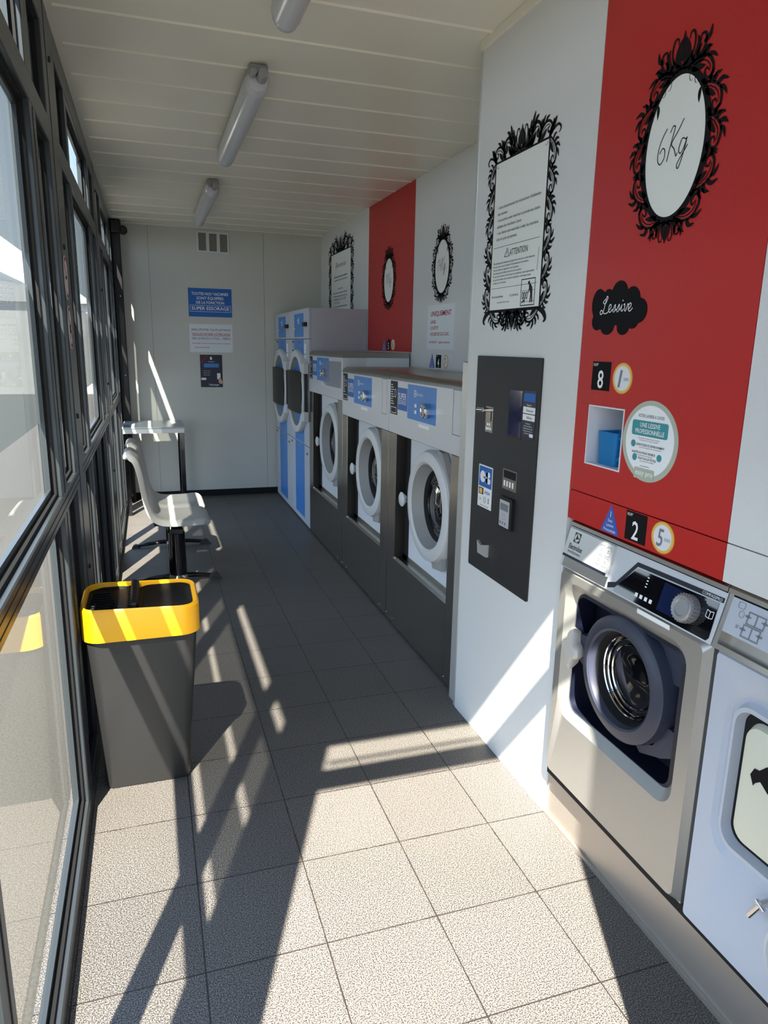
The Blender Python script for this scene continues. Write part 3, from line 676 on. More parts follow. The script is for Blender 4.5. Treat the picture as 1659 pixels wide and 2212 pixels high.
# sloping control panel
p0 = Vector((XF + .001, 1.768, .872)); p1 = Vector((XF + .034, 1.768, .992))
sf = Fr(p0, (0, -1, 0), (p1 - p0)); H = (p1 - p0).length; W = 1.768 - 1.152
mb = MB(); plate(mb, sf, rect(0, 0, W, H), -.02, 0); mb.box(XF + .036, 1.153, .875, XR - .01, 1.767, .985); cp = mb.build('control_panel', 'alu_panel', T)
L0 = []
for yy in (1.153, 1.767):
    pr = [(XF + .030, .993), (XF + .032, 1.003), (XF + .040, 1.0085), (XR - .01, 1.0085), (XR - .01, .987), (XF + .045, .987)]
    L0.append([(x, yy, z) for x, z in pr])
MB().loops(L0, False, True, True).build('top_cover', 'steel_h', T)
mb = MB(); plate(mb, sf, rect(.002, H - .003, W - .002, H + .0005), -.01, .001); mb.build('top_gap', 'gap', cp)
mb = MB(); plate(mb, sf, rect(.012, .032, .225, H - .006), 0, .010); dr = mb.build('detergent_drawer', 'alu_light', cp)
mb = MB(); plate(mb, sf, rect(.012, .002, .225, .031), -.004, .0005); mb.build('drawer_grip', 'steel_h', cp)
mb = MB(); plate(mb, sf, rect(.013, .0325, .224, .040), .010, .0106); mk = mb
mw = MB(); s_ = .0145; logo_mark(mk, mw, Fr(sf.p(0, 0, .010), sf.U, sf.V), .058, .0965, s_, .0006)
text(mk, sf, 'Electrolux', .064, .060, .015, .066, .0108, bold=.01); text(mk, sf, 'PROFESSIONAL', .064, .048, .0065, .064, .0108)
mk.build('lettering', 'navy_deep', dr); mw.build('logo_disc', 'alu_light', dr)
mb = MB()
for uu, vv in ((.178, .096), (.207, .096), (.178, .066), (.207, .066)):
    ringp(mb, sf, rrect(uu - .010, vv - .012, uu + .010, vv + .012, .005), rrect(uu - .011, vv - .013, uu + .011, vv + .013, .005), .0108)
    for q in (-.003, .002): plate(mb, sf, rect(uu - .004, vv + q, uu + .004, vv + q + .002), .0100, .0108)
mb.build('pictogram', 'ink_grey', dr)
mb = MB(); P = [(.262, .004), (.262, .014), (.325, .088), (.602, .094), (.606, .012), (.60, .004)]
plate(mb, sf, P, 0, .0012); dp = mb.build('display_panel', 'dark_glass', cp)
mb = MB(); P1 = [(.232, .020), (.262, .030), (.318, .103), (.612, .108), (.612, .097), (.322, .092), (.266, .016), (.236, .006)]
plate(mb, sf, P1, 0, .0012); mb.build('navy_band', 'navy_deep', cp)
mb = MB(); text(mb, sf, 'COMPASSPRO', .578, .0985, .007, .06, .0018)
u_, v_ = .588, .062
for a0, a1 in (((-.010, -.008), (-.010, .008)), ((.010, -.008), (.010, .008)), ((0, -.010), (0, .006)), ((-.010, .008), (0, .006)), ((.010, .008), (0, .006)), ((-.010, -.008), (0, -.010)), ((.010, -.008), (0, -.010))): ribbon(mb, sf, [(u_ + a0[0], v_ + a0[1]), (u_ + a1[0], v_ + a1[1])], .0016, .0018)
for k in range(4): plate(mb, sf, rect(.345 + k * .018, .020, .355 + k * .018, .030), .0012, .0016); plate(mb, sf, rect(.37, .052 + .008 * k, .376, .055 + .008 * k), .0012, .0016)
mb.build('lettering', 'white', dp)
mb = MB(); plate(mb, sf, rect(.43, .015, .50, .085), .0012, .0016); mb.build('screen', 'screen', dp)
mb = MB(); kc = sf.p(.528, .052, 0); L = [(.033, 0), (.034, .010), (.031, .026), (.028, .029), (.021, .028), (.019, .025), (0, .025)]
mb.lathe(kc, sf.N, L, 40)
for k in range(24):
    t = 2 * pi * k / 24; q = sf.p(.528 + .033 * cos(t), .052 + .033 * sin(t), .004); mb.cyl(q, q + sf.N * .02, .0018, n=6)
mb.build('programme_knob', 'knob', cp)
mb = MB(); fr2 = RW(XF, 1.765, 0); plate(mb, fr2, rect(.365, .855, .485, .867), 0, .0008); mb.build('white_sticker', 'cream_print', T)
# ---- small dryer to the right
T = thing('compact_dryer', 'grey machine with square milky door at right edge, beside the small washer', 'tumble dryer', (XF, .86, .17))
a, b = .545, 1.134
mb = MB(); mb.loops([rr3(XF + .012, a, .19, b, .872, .004), rr3(XF, a + .006, .195, b - .006, .866, .008), rr3(XF, .605, .412, 1.085, .825, .075), rr3(XF + .012, .622, .428, 1.074, .808, .062), rr3(XF + .012, .632, .44, 1.066, .797, .052), rr3(XF - .004, .640, .449, 1.060, .788, .046), rr3(XF - .004, .650, .459, 1.053, .778, .04), rr3(XF + .02, .655, .464, 1.049, .773, .036)], True)
mb.build('front_panel', 'grey_body', T)
mb = MB(); mb.box(XF + .03, a, .187, XR - .01, b, .872); mb.build('cabinet', 'grey_body', T)
MB().loops([rr3(XF + .02, .650, .459, 1.052, .778, .04), rr3(XF + .022, .680, .49, 1.024, .748, .03)], False, False, True).build('door_gasket', 'gap', T)
dw = MB().loops([rr3(XF + .020, .676, .480, 1.032, .758, .034), rr3(XF + .002, .682, .486, 1.026, .752, .034), rr3(XF - .004, .70, .504, 1.008, .734, .034)], True, False, True).build('door_window', 'drumcover', T)
mb = MB(); f3 = RW(XF - .0045, 1.000, .64)
plate(mb, f3, [(.004, .012), (.012, .030), (.024, .032), (.04, .05), (.07, .052), (.09, .03), (.075, -.01), (.05, -.004), (.03, .01), (.018, 0), (.014, -.008)], 0, .001)
mb.build('silhouette_print', 'decal', dw)
mb = MB(); f4 = RW(XF, .915, .395); mb.cyl(f4.p(.006, .018, 0), f4.p(.006, .018, .03), .008, n=16); mb.cyl(f4.p(.008, .02, .026), f4.p(-.012, -.022, .030), .006, n=12); mb.cyl(f4.p(-.002, .024, .028), f4.p(.02, .014, .028), .005, n=12)
mb.build('key_latch', 'chrome', T)
MB().lathe((XF, .80, .33), (-1, 0, 0), ((.10, 0), (.098, .012), (.09, .015), (.085, .008), (0, .008)), 40).build('round_cover', 'ring_grey', T)
sf2 = Fr((XF + .001, 1.145, .872), (0, -1, 0), (p1 - p0)); W = 1.145 - .545
mb = MB(); plate(mb, sf2, rect(0, 0, .012, H), -.02, .004); plate(mb, sf2, rect(.012, 0, W, .012), -.02, .004); plate(mb, sf2, rect(.012, .012, W, .045), -.035, -.018); mb.box(XF + .036, .546, .875, XR - .01, 1.144, .985)
cp = mb.build('control_panel', 'steel_h', T)
mb = MB(); plate(mb, sf2, rect(.012, .042, W, H - .004), -.012, .004); lb = mb.build('icon_panel', 'grey_body', cp)
mb = MB(); D_ = .0048
for (uu, vv) in ((.085, .091), (.082, .062)):
    ringp(mb, sf2, rect(uu - .020, vv - .011, uu + .020, vv + .011), rect(uu - .023, vv - .014, uu + .023, vv + .014), D_)
    ribbon(mb, sf2, [(uu, vv - .012), (uu, vv + .012)], .003, D_)
    for s_ in (-1, 1): leaf(mb, sf2, (uu + s_ * .030, vv + .002), pi if s_ > 0 else 0, .018, .006, 0, D_)
ringp(mb, sf2, ell(.046, .092, .006, .007, 16), ell(.046, .092, .007, .008, 16), D_)
ribbon(mb, sf2, [(.150, .052), (.150, .112)], .0018, D_)
ringp(mb, sf2, rrect(.17, .06, .24, .10, .006), rrect(.1685, .0585, .2415, .1015, .006), D_)
text(mb, sf2, '30°', .046, .060, .008, .01, D_)
ringp(mb, sf2, rrect(.032, .104, .048, .116, .003), rrect(.031, .103, .049, .117, .003), D_)
mb.build('pictogram', 'ink_grey', lb)
L0 = []
for yy in (.546, 1.151):
    pr = [(XF + .030, .993), (XF + .032, 1.003), (XF + .040, 1.0085), (XR - .01, 1.0085), (XR - .01, .987), (XF + .045, .987)]
    L0.append([(x, yy, z) for x, z in pr])
MB().loops(L0, False, True, True).build('top_cover', 'steel_h', T)
# plinth shared by both
T = thing('steel_plinth', 'long low steel plinth under the two small machines', 'plinth', (1.18, 1.15, 0))
MB().add([(1.178, .51, 0), (1.178, .51, .152), (1.184, .51, .156), (1.66, .51, .156), (1.66, .51, 0), (1.178, 1.786, 0), (1.178, 1.786, .152), (1.184, 1.786, .156), (1.66, 1.786, .156), (1.66, 1.786, 0)], [(0, 1, 6, 5), (1, 2, 7, 6), (2, 3, 8, 7), (0, 4, 3, 2, 1), (5, 6, 7, 8, 9), (3, 4, 9, 8), (0, 5, 9, 4)]).build('front_face', 'plinth', T)
MB().box(1.170, .512, .1562, 1.65, 1.784, .1868).build('dark_gap', 'gap', T)
MB().box(1.168, .515, .0, 1.1775, 1.786, .012).build('bottom_seal', 'plinth', T)

# ================================================================ PAYMENT TERMINAL
T = thing('payment_terminal', 'tall black payment terminal set into the white column', 'payment terminal', (XC, 2.213, 1.07))
fr = RW(XC, 2.446, 0)   # u from left edge
mb = MB(); plate(mb, fr, rrect(0, .671, .465, 1.475, .006, 3), 0, .006); fp = mb.build('face_plate', 'payblack', T)
f5 = RW(XC - .006, 2.446, 0)
mb = MB(); plate(mb, f5, rect(.258, 1.205, .362, 1.374), 0, .0012); sb_ = mb.build('screen_bezel', 'black', T)
mb = MB(); plate(mb, f5, rect(.268, 1.213, .355, 1.366), .0012, .0018); mb.build('screen', 'screen', sb_)
mb = MB(); plate(mb, f5, rect(.362, 1.215, .446, 1.37), 0, .0010); lb = mb.build('instruction_label', 'navy_poster', T)
mb = MB(); plate(mb, f5, rrect(.367, 1.335, .440, 1.362, .005), .001, .0016); mb.build('blue_box', 'blue_sign', lb)
mb = MB(); plate(mb, f5, rect(.366, 1.297, .443, 1.318), .001, .0016); plate(mb, f5, rect(.366, 1.274, .443, 1.294), .001, .0016); plate(mb, f5, rrect(.415, 1.222, .438, 1.233, .003), .001, .0016)
text(mb, f5, 'Appuyer', .403, 1.322, .006, .03, .0014)
for k, ww in enumerate((.03, .05, .06, .055, .045)): text(mb, f5, 'Insertion de monnaie'[:6 + 3 * k], .403, 1.262 - k * .008, .0045, ww, .0014)
mb.build('white_print', 'white', lb)
mb = MB(); text(mb, f5, 'Paiement', .41, 1.303, .008, .045, .002); text(mb, f5, 'Billets', .41, 1.280, .008, .035, .002); mb.build('lettering', 'ink', lb)
mb = MB(); plate(mb, f5, rrect(.094, 1.204, .153, 1.296, .003, 3), 0, .002); cs = mb.build('coin_slot', 'steel', T)
mb = MB(); plate(mb, f5, rect(.135, 1.245, .141, 1.28), .002, .0026); mb.build('slot', 'gap', cs)
mb = MB()
for uu, vv in ((.112, 1.232), (.128, 1.232), (.106, 1.217), (.120, 1.217), (.136, 1.217)): plate(mb, f5, ell(uu, vv, .006, .006, 14), .002, .0028)
mb.build('coin_print', 'white', cs)
mb = MB(); q = f5.p(.108, 1.284, 0); mb.cyl(q, q + Vector((-.022, 0, 0)), .008, n=16); q2 = q + Vector((-.022, 0, 0)); mb.cyl(q2 + Vector((0, -.002, 0)), q2 + Vector((-.012, .020, 0)), .009, n=16); mb.build('return_lever', 'chrome', cs)
mb = MB(); plate(mb, f5, rect(.059, .920, .172, 1.079), 0, .0008); st = mb.build('card_sticker', 'white', T)
mb = MB(); plate(mb, f5, rect(.064, .998, .168, 1.074), .0008, .0012); mb.build('blue_field', 'blue_sign', st)
mb = MB()
Cc = [(.095 + .022 * cos(R_(q)), 1.036 + .022 * sin(R_(q))) for q in range(8, 353, 15)]
plate(mb, f5, Cc + [(.095, 1.036)], .0012, .0018)
plate(mb, f5, rrect(.120, 1.037, .154, 1.058, .0095), .0012, .0018); plate(mb, f5, rrect(.120, 1.014, .158, 1.035, .0095), .0012, .0018); plate(mb, f5, rect(.120, 1.014, .136, 1.058), .0012, .0018)
mb.build('white_mark', 'white', st)
mb = MB(); plate(mb, f5, rect(.066, .968, .104, .993), .0008, .0012); text(mb, f5, 'CB', .08, .946, .008, .012, .0014); text(mb, f5, 'paiement accepté', .115, .926, .005, .07, .0014)
ringp(mb, f5, ell(.118, .950, .010, .010, 20), ell(.118, .950, .0115, .0115, 20), .0014); ringp(mb, f5, ell(.118, .950, .005, .005, 16), ell(.118, .950, .006, .006, 16), .0014)
for k in range(3): plate(mb, f5, rect(.145, .942 + k * .007, .152, .946 + k * .007), .0008, .0014)
mb.build('black_print', 'ink', st)
mb = MB(); plate(mb, f5, rrect(.072, .971, .096, .990, .004), .0012, .0018); mb.build('gold_chip', 'gold', st)
mb = MB(); text(mb, f5, 'VISA', .136, .974, .011, .042, .0014, shear=.3, bold=.015); mb.build('blue_lettering', 'blue_sign', st)
mb = MB(); plate(mb, f5, rrect(.253, 1.024, .355, 1.095, .003, 3), 0, .003); cs = mb.build('card_reader', 'steel', T)
mb = MB(); plate(mb, f5, rect(.262, 1.064, .348, 1.090), .003, .0036); mb.build('slot', 'gap', cs)
mb = MB()
for k in range(4): plate(mb, f5, rect(.264 + k * .020, 1.034, .274 + k * .020, 1.054), .003, .0036)
mb.build('card_print', 'white', cs)
mb = MB(); plate(mb, f5, rrect(.254, .886, .348, .998, .006, 3), 0, .012); cs = mb.build('contactless_reader', 'black', T)
mb = MB(); plate(mb, f5, rrect(.262, .892, .332, .986, .002, 2), .012, .013); k2 = mb.build('reader_face', 'alu_panel', cs)
mb = MB(); plate(mb, f5, rect(.268, .950, .326, .975), .013, .0134); ringp(mb, f5, ell(.297, .928, .009, .009, 20), ell(.297, .928, .010, .010, 20), .0134)
for k in range(3): plate(mb, f5, rect(.268 + k * .018, .900, .276 + k * .018, .910), .013, .0134)
mb.build('reader_print', 'ink_grey', k2)
mb = MB(); plate(mb, f5, [(.088, .790), (.12, .777), (.170, .790), (.170, .742), (.097, .742)], 0, .010); mb.build('coin_tray_flap', 'alu_light', T)

# ================================================================ WALL DECALS AND SIGNS
def oval_mirror(X, Y, z, a, b, s, word, label, ws=1.):
    fr = RW(X, Y, z); T = thing('oval_wall_sticker', label, 'wall sticker', (X, Y, z), 'ornate mirror stickers')
    mb = MB(); plate(mb, fr, ell(0, 0, a, b, 64), 0, .0006); mb.build('oval_field', 'cream_print', T)
    mb = MB(); oval_frame(mb, fr, a, b, s, .0012); mb.build('ornament', 'decal', T)
    mb = MB(); k = .040 * ws
    def dg(p, pts): stroke(mb, fr, [(p + x * k, y * k + .004) for x, y in pts], .0026, .0013)
    D = {'6': [(.55, 1.05), (.2, .6), (-.05, 0), (-.05, -.55), (.2, -.8), (.5, -.5), (.5, -.1), (.3, .05), (.05, -.2)],
         '1': [(-.05, .55), (.3, 1.0), (.2, .3), (0, -.7)], '4': [(.4, .9), (.05, .1), (.5, .15), (.6, .2)],
         '8': [(.5, .75), (.25, .95), (.15, .6), (.35, .2), (.3, -.4), (.05, -.6), (0, -.2), (.3, .2), (.55, .6), (.5, .78)],
         'K': [(.5, 1.0), (.25, .2), (0, -.75)], 'g': [(.55, .1), (.2, .2), (0, -.35), (.2, -.55), (.45, -.2), (.6, .2), (.4, -.6), (.1, -1.3), (-.05, -1.1), (.3, -.65), (.7, -.2)]}
    w_ = {'6': .75, '1': .5, '4': .7, '8': .75}
    x = -.050 * ws if len(word) == 3 else -.062 * ws
    for ch in word:
        if ch == 'K':
            dg(x, D['K']); dg(x, [(1.15, 1.25), (.8, .75), (.3, .15), (.55, -.2), (.75, -.6), (.85, -.45)]); dg(x, [(.1, .75), (.3, 1.05), (.5, 1.0)]); x += .95 * k
        elif ch == 'g': dg(x, D['g']); x += .7 * k
        else:
            dg(x, D[ch]);
            if ch == '4': dg(x, [(.65, .6), (.45, 0), (.35, -.6)])
            x += w_[ch] * k
    mb.build('handwriting', 'ink', T); return T
oval_mirror(XC, 1.475, 1.957, .0975, .150, .105, '6Kg', 'ornate black oval reading 6Kg on the near red panel')
oval_mirror(XR - .004, 5.05, 1.965, .105, .150, .105, '18Kg', 'ornate black oval reading 18Kg on the far red panel')
oval_mirror(XR - .003, 4.06, 1.967, .105, .150, .105, '14Kg', 'ornate black oval reading 14Kg on the white wall')

def notice(X, Y, z, w2, h2, s, label, near):
    fr = RW(X, Y, z); T = thing('framed_notice_sticker', label, 'wall sticker', (X, Y, z), 'ornate mirror stickers')
    mb = MB(); plate(mb, fr, rect(-w2, -h2, w2, h2), 0, .0006); mb.build('notice_field', 'cream_print', T)
    mb = MB(); rect_frame(mb, fr, w2, h2, s, .0012, .006 if near else .01); mb.build('ornament', 'decal', T)
    mb = MB(); d = .0013
    if near:
        rows = ['• Lisez attentivement les instructions d\'utilisation', 'des machines', '• Les séchoirs sont réservés en priorité aux clients', 'utilisant les machines à laver', '• Les clients sont autorisés à vider les machines', 'dont le cycle est terminé']
        v = .092
        for k, t in enumerate(rows): text(mb, fr, t, -w2 + .03, v, .0095, min(.285, len(t) * .0057), d, align='L'); v -= .0205
        ribbon(mb, fr, [(-w2 + .01, -.033), (w2 - .02, -.033)], .0012, d)
        text(mb, fr, 'ATTENTION', .02, -.067, .020, .12, d)
        ringp(mb, fr, [(-.075, -.067), (-.045, -.067), (-.06, -.043)], [(-.079, -.069), (-.041, -.069), (-.06, -.039)], d); ribbon(mb, fr, [(-.06, -.062), (-.06, -.050)], .002, d)
        rows = ['Ne mettez pas de vêtements imprégnés d\'eau de javel ou autre dissolvant', 'Ne pas ouvrir la porte pendant le fonctionnement des machines', 'Ne pas utiliser les appareils en cas de panne', 'Ne laissez pas les enfants jouer avec les machines', 'En cas de non respect de la notice, nous déclinons toute responsabilité', 'qui pourrait résulter d\'une mauvaise manipulation, dommages causés', 'au linge ou à la machine']
        v = -.088
        for k, t in enumerate(rows): text(mb, fr, t, -w2 + .018, v, .0062, len(t) * .0040, d, align='L'); v -= .0108
        ribbon(mb, fr, [(-w2 + .01, -.168), (w2 - .02, -.168)], .0012, d)
        text(mb, fr, 'En cas de problème', -w2 + .015, -.200, .008, .085, d, align='L'); text(mb, fr, '02 33 83 86 02', -.025, -.200, .007, .06, d, align='L')
        text(mb, fr, 'www.laverie-libre-service', -.07, -.218, .005, .09, d)
        ribbon(mb, fr, [(w2 - .02, -.06), (w2 - .025, -.13)], .0014, d)
        a0, b0, a1, b1 = .062, -.222, .135, -.155
        a0, a1 = .055, .140; b0, b1 = -.232, -.150 - .004
        ringp(mb, fr, rect(a0, b0, a1, b1), rect(a0 - .003, b0 - .003, a1 + .003, b1 + .003), d)
        ribbon(mb, fr, [(a0, -.188), (a1, -.188)], .001, d); ribbon(mb, fr, [(a0, -.222), (a1, -.222)], .001, d)
        plate(mb, fr, ell(.103, -.165, .006, .006, 14), 0, d)
        ribbon(mb, fr, [(.108, -.170), (.118, -.185), (.122, -.200)], [.012, .018, .012], d); ribbon(mb, fr, [(.119, -.198), (.115, -.226)], .007, d); ribbon(mb, fr, [(.123, -.198), (.128, -.226)], .007, d); ribbon(mb, fr, [(.111, -.174), (.100, -.196)], .004, d)
        for q in (.066, .078, .092): ringp(mb, fr, ell(q, -.203, .003, .008, 14), ell(q, -.203, .006, .012, 14), d)
        ribbon(mb, fr, [(.062, -.226), (.070, -.219), (.078, -.219)], .005, d); ribbon(mb, fr, [(.078, -.226), (.080, -.210)], .004, d)
        mb.build('lettering', 'ink', T)
    else:
        for k, t in enumerate(['Bienvenue dans votre laverie', 'ouverte tous les jours']): text(mb, fr, t, 0, .115 - k * .03, .016, .46, d, bold=.01)
        text(mb, fr, 'Horaires', 0, .01, .014, .16, d)
        for k, t in enumerate(['Vos machines sont nettoyées tous les jours', 'ATTENTION : vérifiez les poches avant lavage', '', '', 'Ne surchargez pas les tambours des machines', 'merci de votre visite']):
            if t: text(mb, fr, t, -.27, -.025 - k * .03, .014, .50 if k != 5 else .3, d, align='L')
        mb.build('lettering', 'ink', T)
        mb = MB(); text(mb, fr, 'INTERDIT AUX TAPIS', -.27, -.085, .018, .46, d, align='L'); text(mb, fr, 'ET TEINTURES', -.27, -.115, .018, .24, d, align='L'); mb.build('red_lettering', 'ink_red', T)
        mb = MB(); text(mb, fr, 'Bienvenue', 0, .20, .045, .36, d, shear=.3); mb.build('grey_lettering', 'ink_grey', T)
    return T
notice(XC, 2.208, 1.873, .172, .240, .062, 'large ornate framed notice with ATTENTION text above the payment terminal', True)
notice(XR, 6.435, 1.99, .342, .325, .10, 'ornate framed notice on the far white wall above the dryers', False)

def num_sign(X, Y, z, n, label):
    T = thing('number_sign', label, 'number sign', (X, Y, z), 'black machine number signs'); fr = RW(X, Y, z)
    mb = MB(); plate(mb, fr, rect(-.041, -.0385, .041, .0385), 0, .001); mb.build('plate', 'decal', T)
    mb = MB(); text(mb, fr, n, .0, -.032, .047, .026 if n != '1' else None, .0015, bold=.012); text(mb, fr, "NUM°", -.036, .026, .008, .022, .0015, align='L'); mb.build('lettering', 'white', T)
def coin(X, Y, z, n, label, sc=1.):
    T = thing('price_sign', label, 'price sign', (X, Y, z), 'round euro price stickers'); fr = RW(X, Y, z)
    mb = MB(); plate(mb, fr, ell(0, 0, .041 * sc, .040 * sc, 40), 0, .001); mb.build('gold_rim', 'gold', T)
    mb = MB(); ringp(mb, fr, ell(0, 0, .039 * sc, .038 * sc, 40), ell(0, 0, .0405 * sc, .0395 * sc, 40), .0013); mb.build('rim_line', 'gold_d', T)
    mb = MB(); plate(mb, fr, ell(0, 0, .032 * sc, .032 * sc, 40), .001, .0014); mb.build('silver_centre', 'coin_in', T)
    mb = MB(); text(mb, fr, n, -.008 * sc, -.023 * sc, .044 * sc, .017 * sc if n == '1' else .024 * sc, .0018, shear=.15, bold=.01); text(mb, fr, 'EURO', .018 * sc, -.006, .008, .020, .0018); mb.build('lettering', 'ink_grey', T)
def tri(X, Y, z, label, sc=1.):
    T = thing('dose_sign', label, 'sign', (X, Y, z), 'blue triangular dose stickers'); fr = RW(X, Y, z)
    mb = MB(); plate(mb, fr, [(-.041 * sc, -.037 * sc), (.041 * sc, -.037 * sc), (0, .042 * sc)], 0, .001); mb.build('plate', 'blue_deep', T)
    mb = MB()
    for t, v, h, w_ in (('1', .008, .016, None), ('Dose', -.006, .009, .019), ('Lessive', -.019, .009, .032), ('Préconisée', -.033, .009, .052)): text(mb, fr, t, 0, v * sc, h * sc, w_ * sc if w_ else None, .0015)
    mb.build('lettering', 'white', T)
num_sign(XC, 1.678, 1.433, '8', 'black sign numbered 8 above the detergent niche')
coin(XC, 1.584, 1.431, '1', 'gold rimmed 1 euro price sticker right of the number 8')
tri(XC, 1.578, 1.053, 'blue triangle sticker left of the black number 2')
num_sign(XC, 1.472, 1.058, '2', 'black sign numbered 2 above the small steel washer')
coin(XC, 1.369, 1.058, '5', 'gold rimmed 5 euro price sticker right of the number 2')
tri(XR - .004, 5.13, 1.515, 'blue triangle sticker on the far red panel', 1.1); num_sign(XR - .004, 5.03, 1.515, '5', 'black number sign on the far red panel'); coin(XR - .004, 4.925, 1.515, '8', 'euro price sticker at the foot of the far red panel')
tri(XR - .003, 4.17, 1.420, 'blue triangle sticker on the white wall under the paper poster', 1.1); num_sign(XR - .003, 4.065, 1.420, '4', 'black number sign on the white wall under the paper poster'); coin(XR - .003, 3.955, 1.420, '7', 'euro price sticker on the white wall under the paper poster')
# cloud reading Lessive
T = thing('cloud_sign', 'black cloud sticker reading Lessive on the near red panel', 'wall sticker', (XC, 1.63, 1.608)); fr = RW(XC, 1.63, 1.608)
mb = MB()
BL = ((-.005, 0, .085, .042), (-.085, .015, .032, .040), (-.045, .030, .022, .022), (.002, .036, .034, .034), (.055, .020, .032, .032), (.088, -.008, .030, .030), (.065, -.030, .024, .022), (.028, -.045, .026, .022), (-.040, -.044, .030, .022), (-.085, -.030, .026, .024))
P = []
for q in range(160):
    t = 2 * pi * q / 160; c_, s_ = cos(t), sin(t); best = .03
    for (u, v, a, b) in BL:      # outermost hit of the ray from the middle with each lobe
        A = (c_ / a) ** 2 + (s_ / b) ** 2; B = -2 * (c_ * u / a ** 2 + s_ * v / b ** 2); C_ = (u / a) ** 2 + (v / b) ** 2 - 1; dd = B * B - 4 * A * C_
        if dd > 0: best = max(best, (-B + sqrt(dd)) / (2 * A))
    P.append((best * c_, best * s_))
plate(mb, fr, P, 0, .001)
mb.build('plate', 'decal', T)
mb = MB(); k = .022
def ls(pts, x): stroke(mb, fr, [(x + a * k, b * k - .006) for a, b in pts], .0024, .0016)
ls([(.3, 1.5), (-.1, 1.1), (.35, .95), (.75, 1.6), (.55, 1.75), (.3, .9), (0, .0), (-.45, -.3), (-.6, 0), (-.3, .2), (.2, -.2), (.8, -.15), (1.1, .1)], -.062)
x = -.040
for ch in 'essive':
    if ch == 'e': ls([(0, .05), (.5, .45), (.45, .8), (.15, .65), (.1, .1), (.4, -.1), (.85, .25)], x); x += .019
    elif ch == 's': ls([(0, 0), (.45, .75), (.5, .3), (.4, -.05), (.1, -.08), (.4, 0), (.75, .25)], x); x += .0165
    elif ch == 'i': ls([(0, .2), (.25, .7), (.15, .1), (.35, -.05), (.6, .2)], x); plate(mb, fr, ell(x + .35 * k, 1.15 * k - .006, .0018, .0018, 10), .001, .0016); x += .0125
    elif ch == 'v': ls([(0, .6), (.2, .75), (.25, .1), (.4, -.05), (.7, .5), (.75, .75), (.9, .6)], x); x += .0185
mb.build('handwriting', 'white', T)
# round eco label
T = thing('round_label', 'round white detergent label with teal banner beside the niche', 'label', (XC, 1.455, 1.282)); fr = RW(XC, 1.455, 1.282)
mb = MB(); plate(mb, fr, ell(0, 0, .104, .101, 56), 0, .001); mb.build('sage_disc', 'sage', T)
mb = MB(); plate(mb, fr, ell(0, .001, .090, .088, 56), .001, .0015); mb.build('white_disc', 'white', T)
mb = MB(); plate(mb, fr, rrect(-.068, .012, .066, .050, .006), .0015, .002)
for u, v in ((-.058, -.010), (.044, -.035), (-.048, -.044)): plate(mb, fr, ell(u, v, .009, .009, 20), .0015, .002)
mb.build('teal_print', 'teal', T)
mb = MB(); plate(mb, fr, rrect(-.045, -.096, .032, -.068, .004), .0015, .0019); mb.build('sage_box', 'sage', T)
mb = MB(); text(mb, fr, 'UNE LESSIVE', 0, .034, .011, .075, .0023, bold=.012); text(mb, fr, 'PROFESSIONNELLE', 0, .018, .011, .108, .0023, bold=.012); text(mb, fr, 'easy pro', -.006, -.086, .013, .066, .0023, bold=.01); mb.build('white_lettering', 'white', T)
mb = MB(); text(mb, fr, 'VOTRE LAVERIE A CHOISI', 0, .058, .008, .096, .0018)
for k in range(2): text(mb, fr, 'Pour prendre soin de votre linge et de la planète', 0, .005 - k * .005, .0028, .08 - .01 * k, .0018)
for t, u, v, w_ in (("RESPECTUEUSE DE L'ENVIRONNEMENT", .007, -.013, .105), ('ADAPTÉE AUX PEAUX SENSIBLES', -.016, -.033, .09), ('POUR TOUS LES TEXTILES', .0, -.047, .068)):
    text(mb, fr, t, u, v, .0055, w_, .0018, bold=.015); text(mb, fr, 'testée dermatologiquement et biodégradable', u, v - .005, .0026, w_ * .8, .0018)
text(mb, fr, 'produit professionnel', -.006, -.064, .003, .035, .0018); mb.build('black_lettering', 'ink', T)
# cup in the niche
T = thing('measuring_cup', 'translucent blue measuring cup standing in the detergent niche', 'cup', (1.262, 1.622, NZ0))
mb = MB(); z0 = NZ0; mb.loops([[(x, y, z0 + .0005) for x, y in rrect(1.190, 1.612, 1.260, 1.690, .01)], [(x, y, z0 + .092) for x, y in rrect(1.186, 1.608, 1.264, 1.694, .01)], [(x, y, z0 + .092) for x, y in rrect(1.189, 1.611, 1.261, 1.691, .009)], [(x, y, z0 + .006) for x, y in rrect(1.193, 1.615, 1.257, 1.687, .009)]], False, True, True); mb.build('body', 'cupblue', T)
MB().tube([(1.20, 1.610, z0 + .08), (1.20, 1.594, z0 + .076), (1.20, 1.588, z0 + .055), (1.20, 1.592, z0 + .03), (1.20, 1.612, z0 + .02)], .0055, 10).build('handle', 'cupblue', T)

# paper poster
T = thing('paper_poster', 'white paper poster headed UNIQUEMENT on the wall under the 14Kg oval', 'poster', (XR - .003, 4.054, 1.622)); fr = RW(XR - .003, 4.054, 1.622)
mb = MB(); plate(mb, fr, rect(-.211, -.131, .211, .130), 0, .001); mb.build('sheet', 'paper', T)
mb = MB(); text(mb, fr, 'UNIQUEMENT', 0, .066, .028, .32, .0015, bold=.015)
for t, v, w_ in (('-LINGE', .022, .09), ('-COUETTE', -.014, .13), ('-HOUSSE DE CLIC-CLAC', -.05, .30)): text(mb, fr, t, -.165, v, .019, w_, .0015, align='L', bold=.01)
text(mb, fr, 'INTERDIT : tapis et autres', -.01, -.095, .013, .32, .0015, bold=.01); mb.build('lettering', 'ink_red', T)

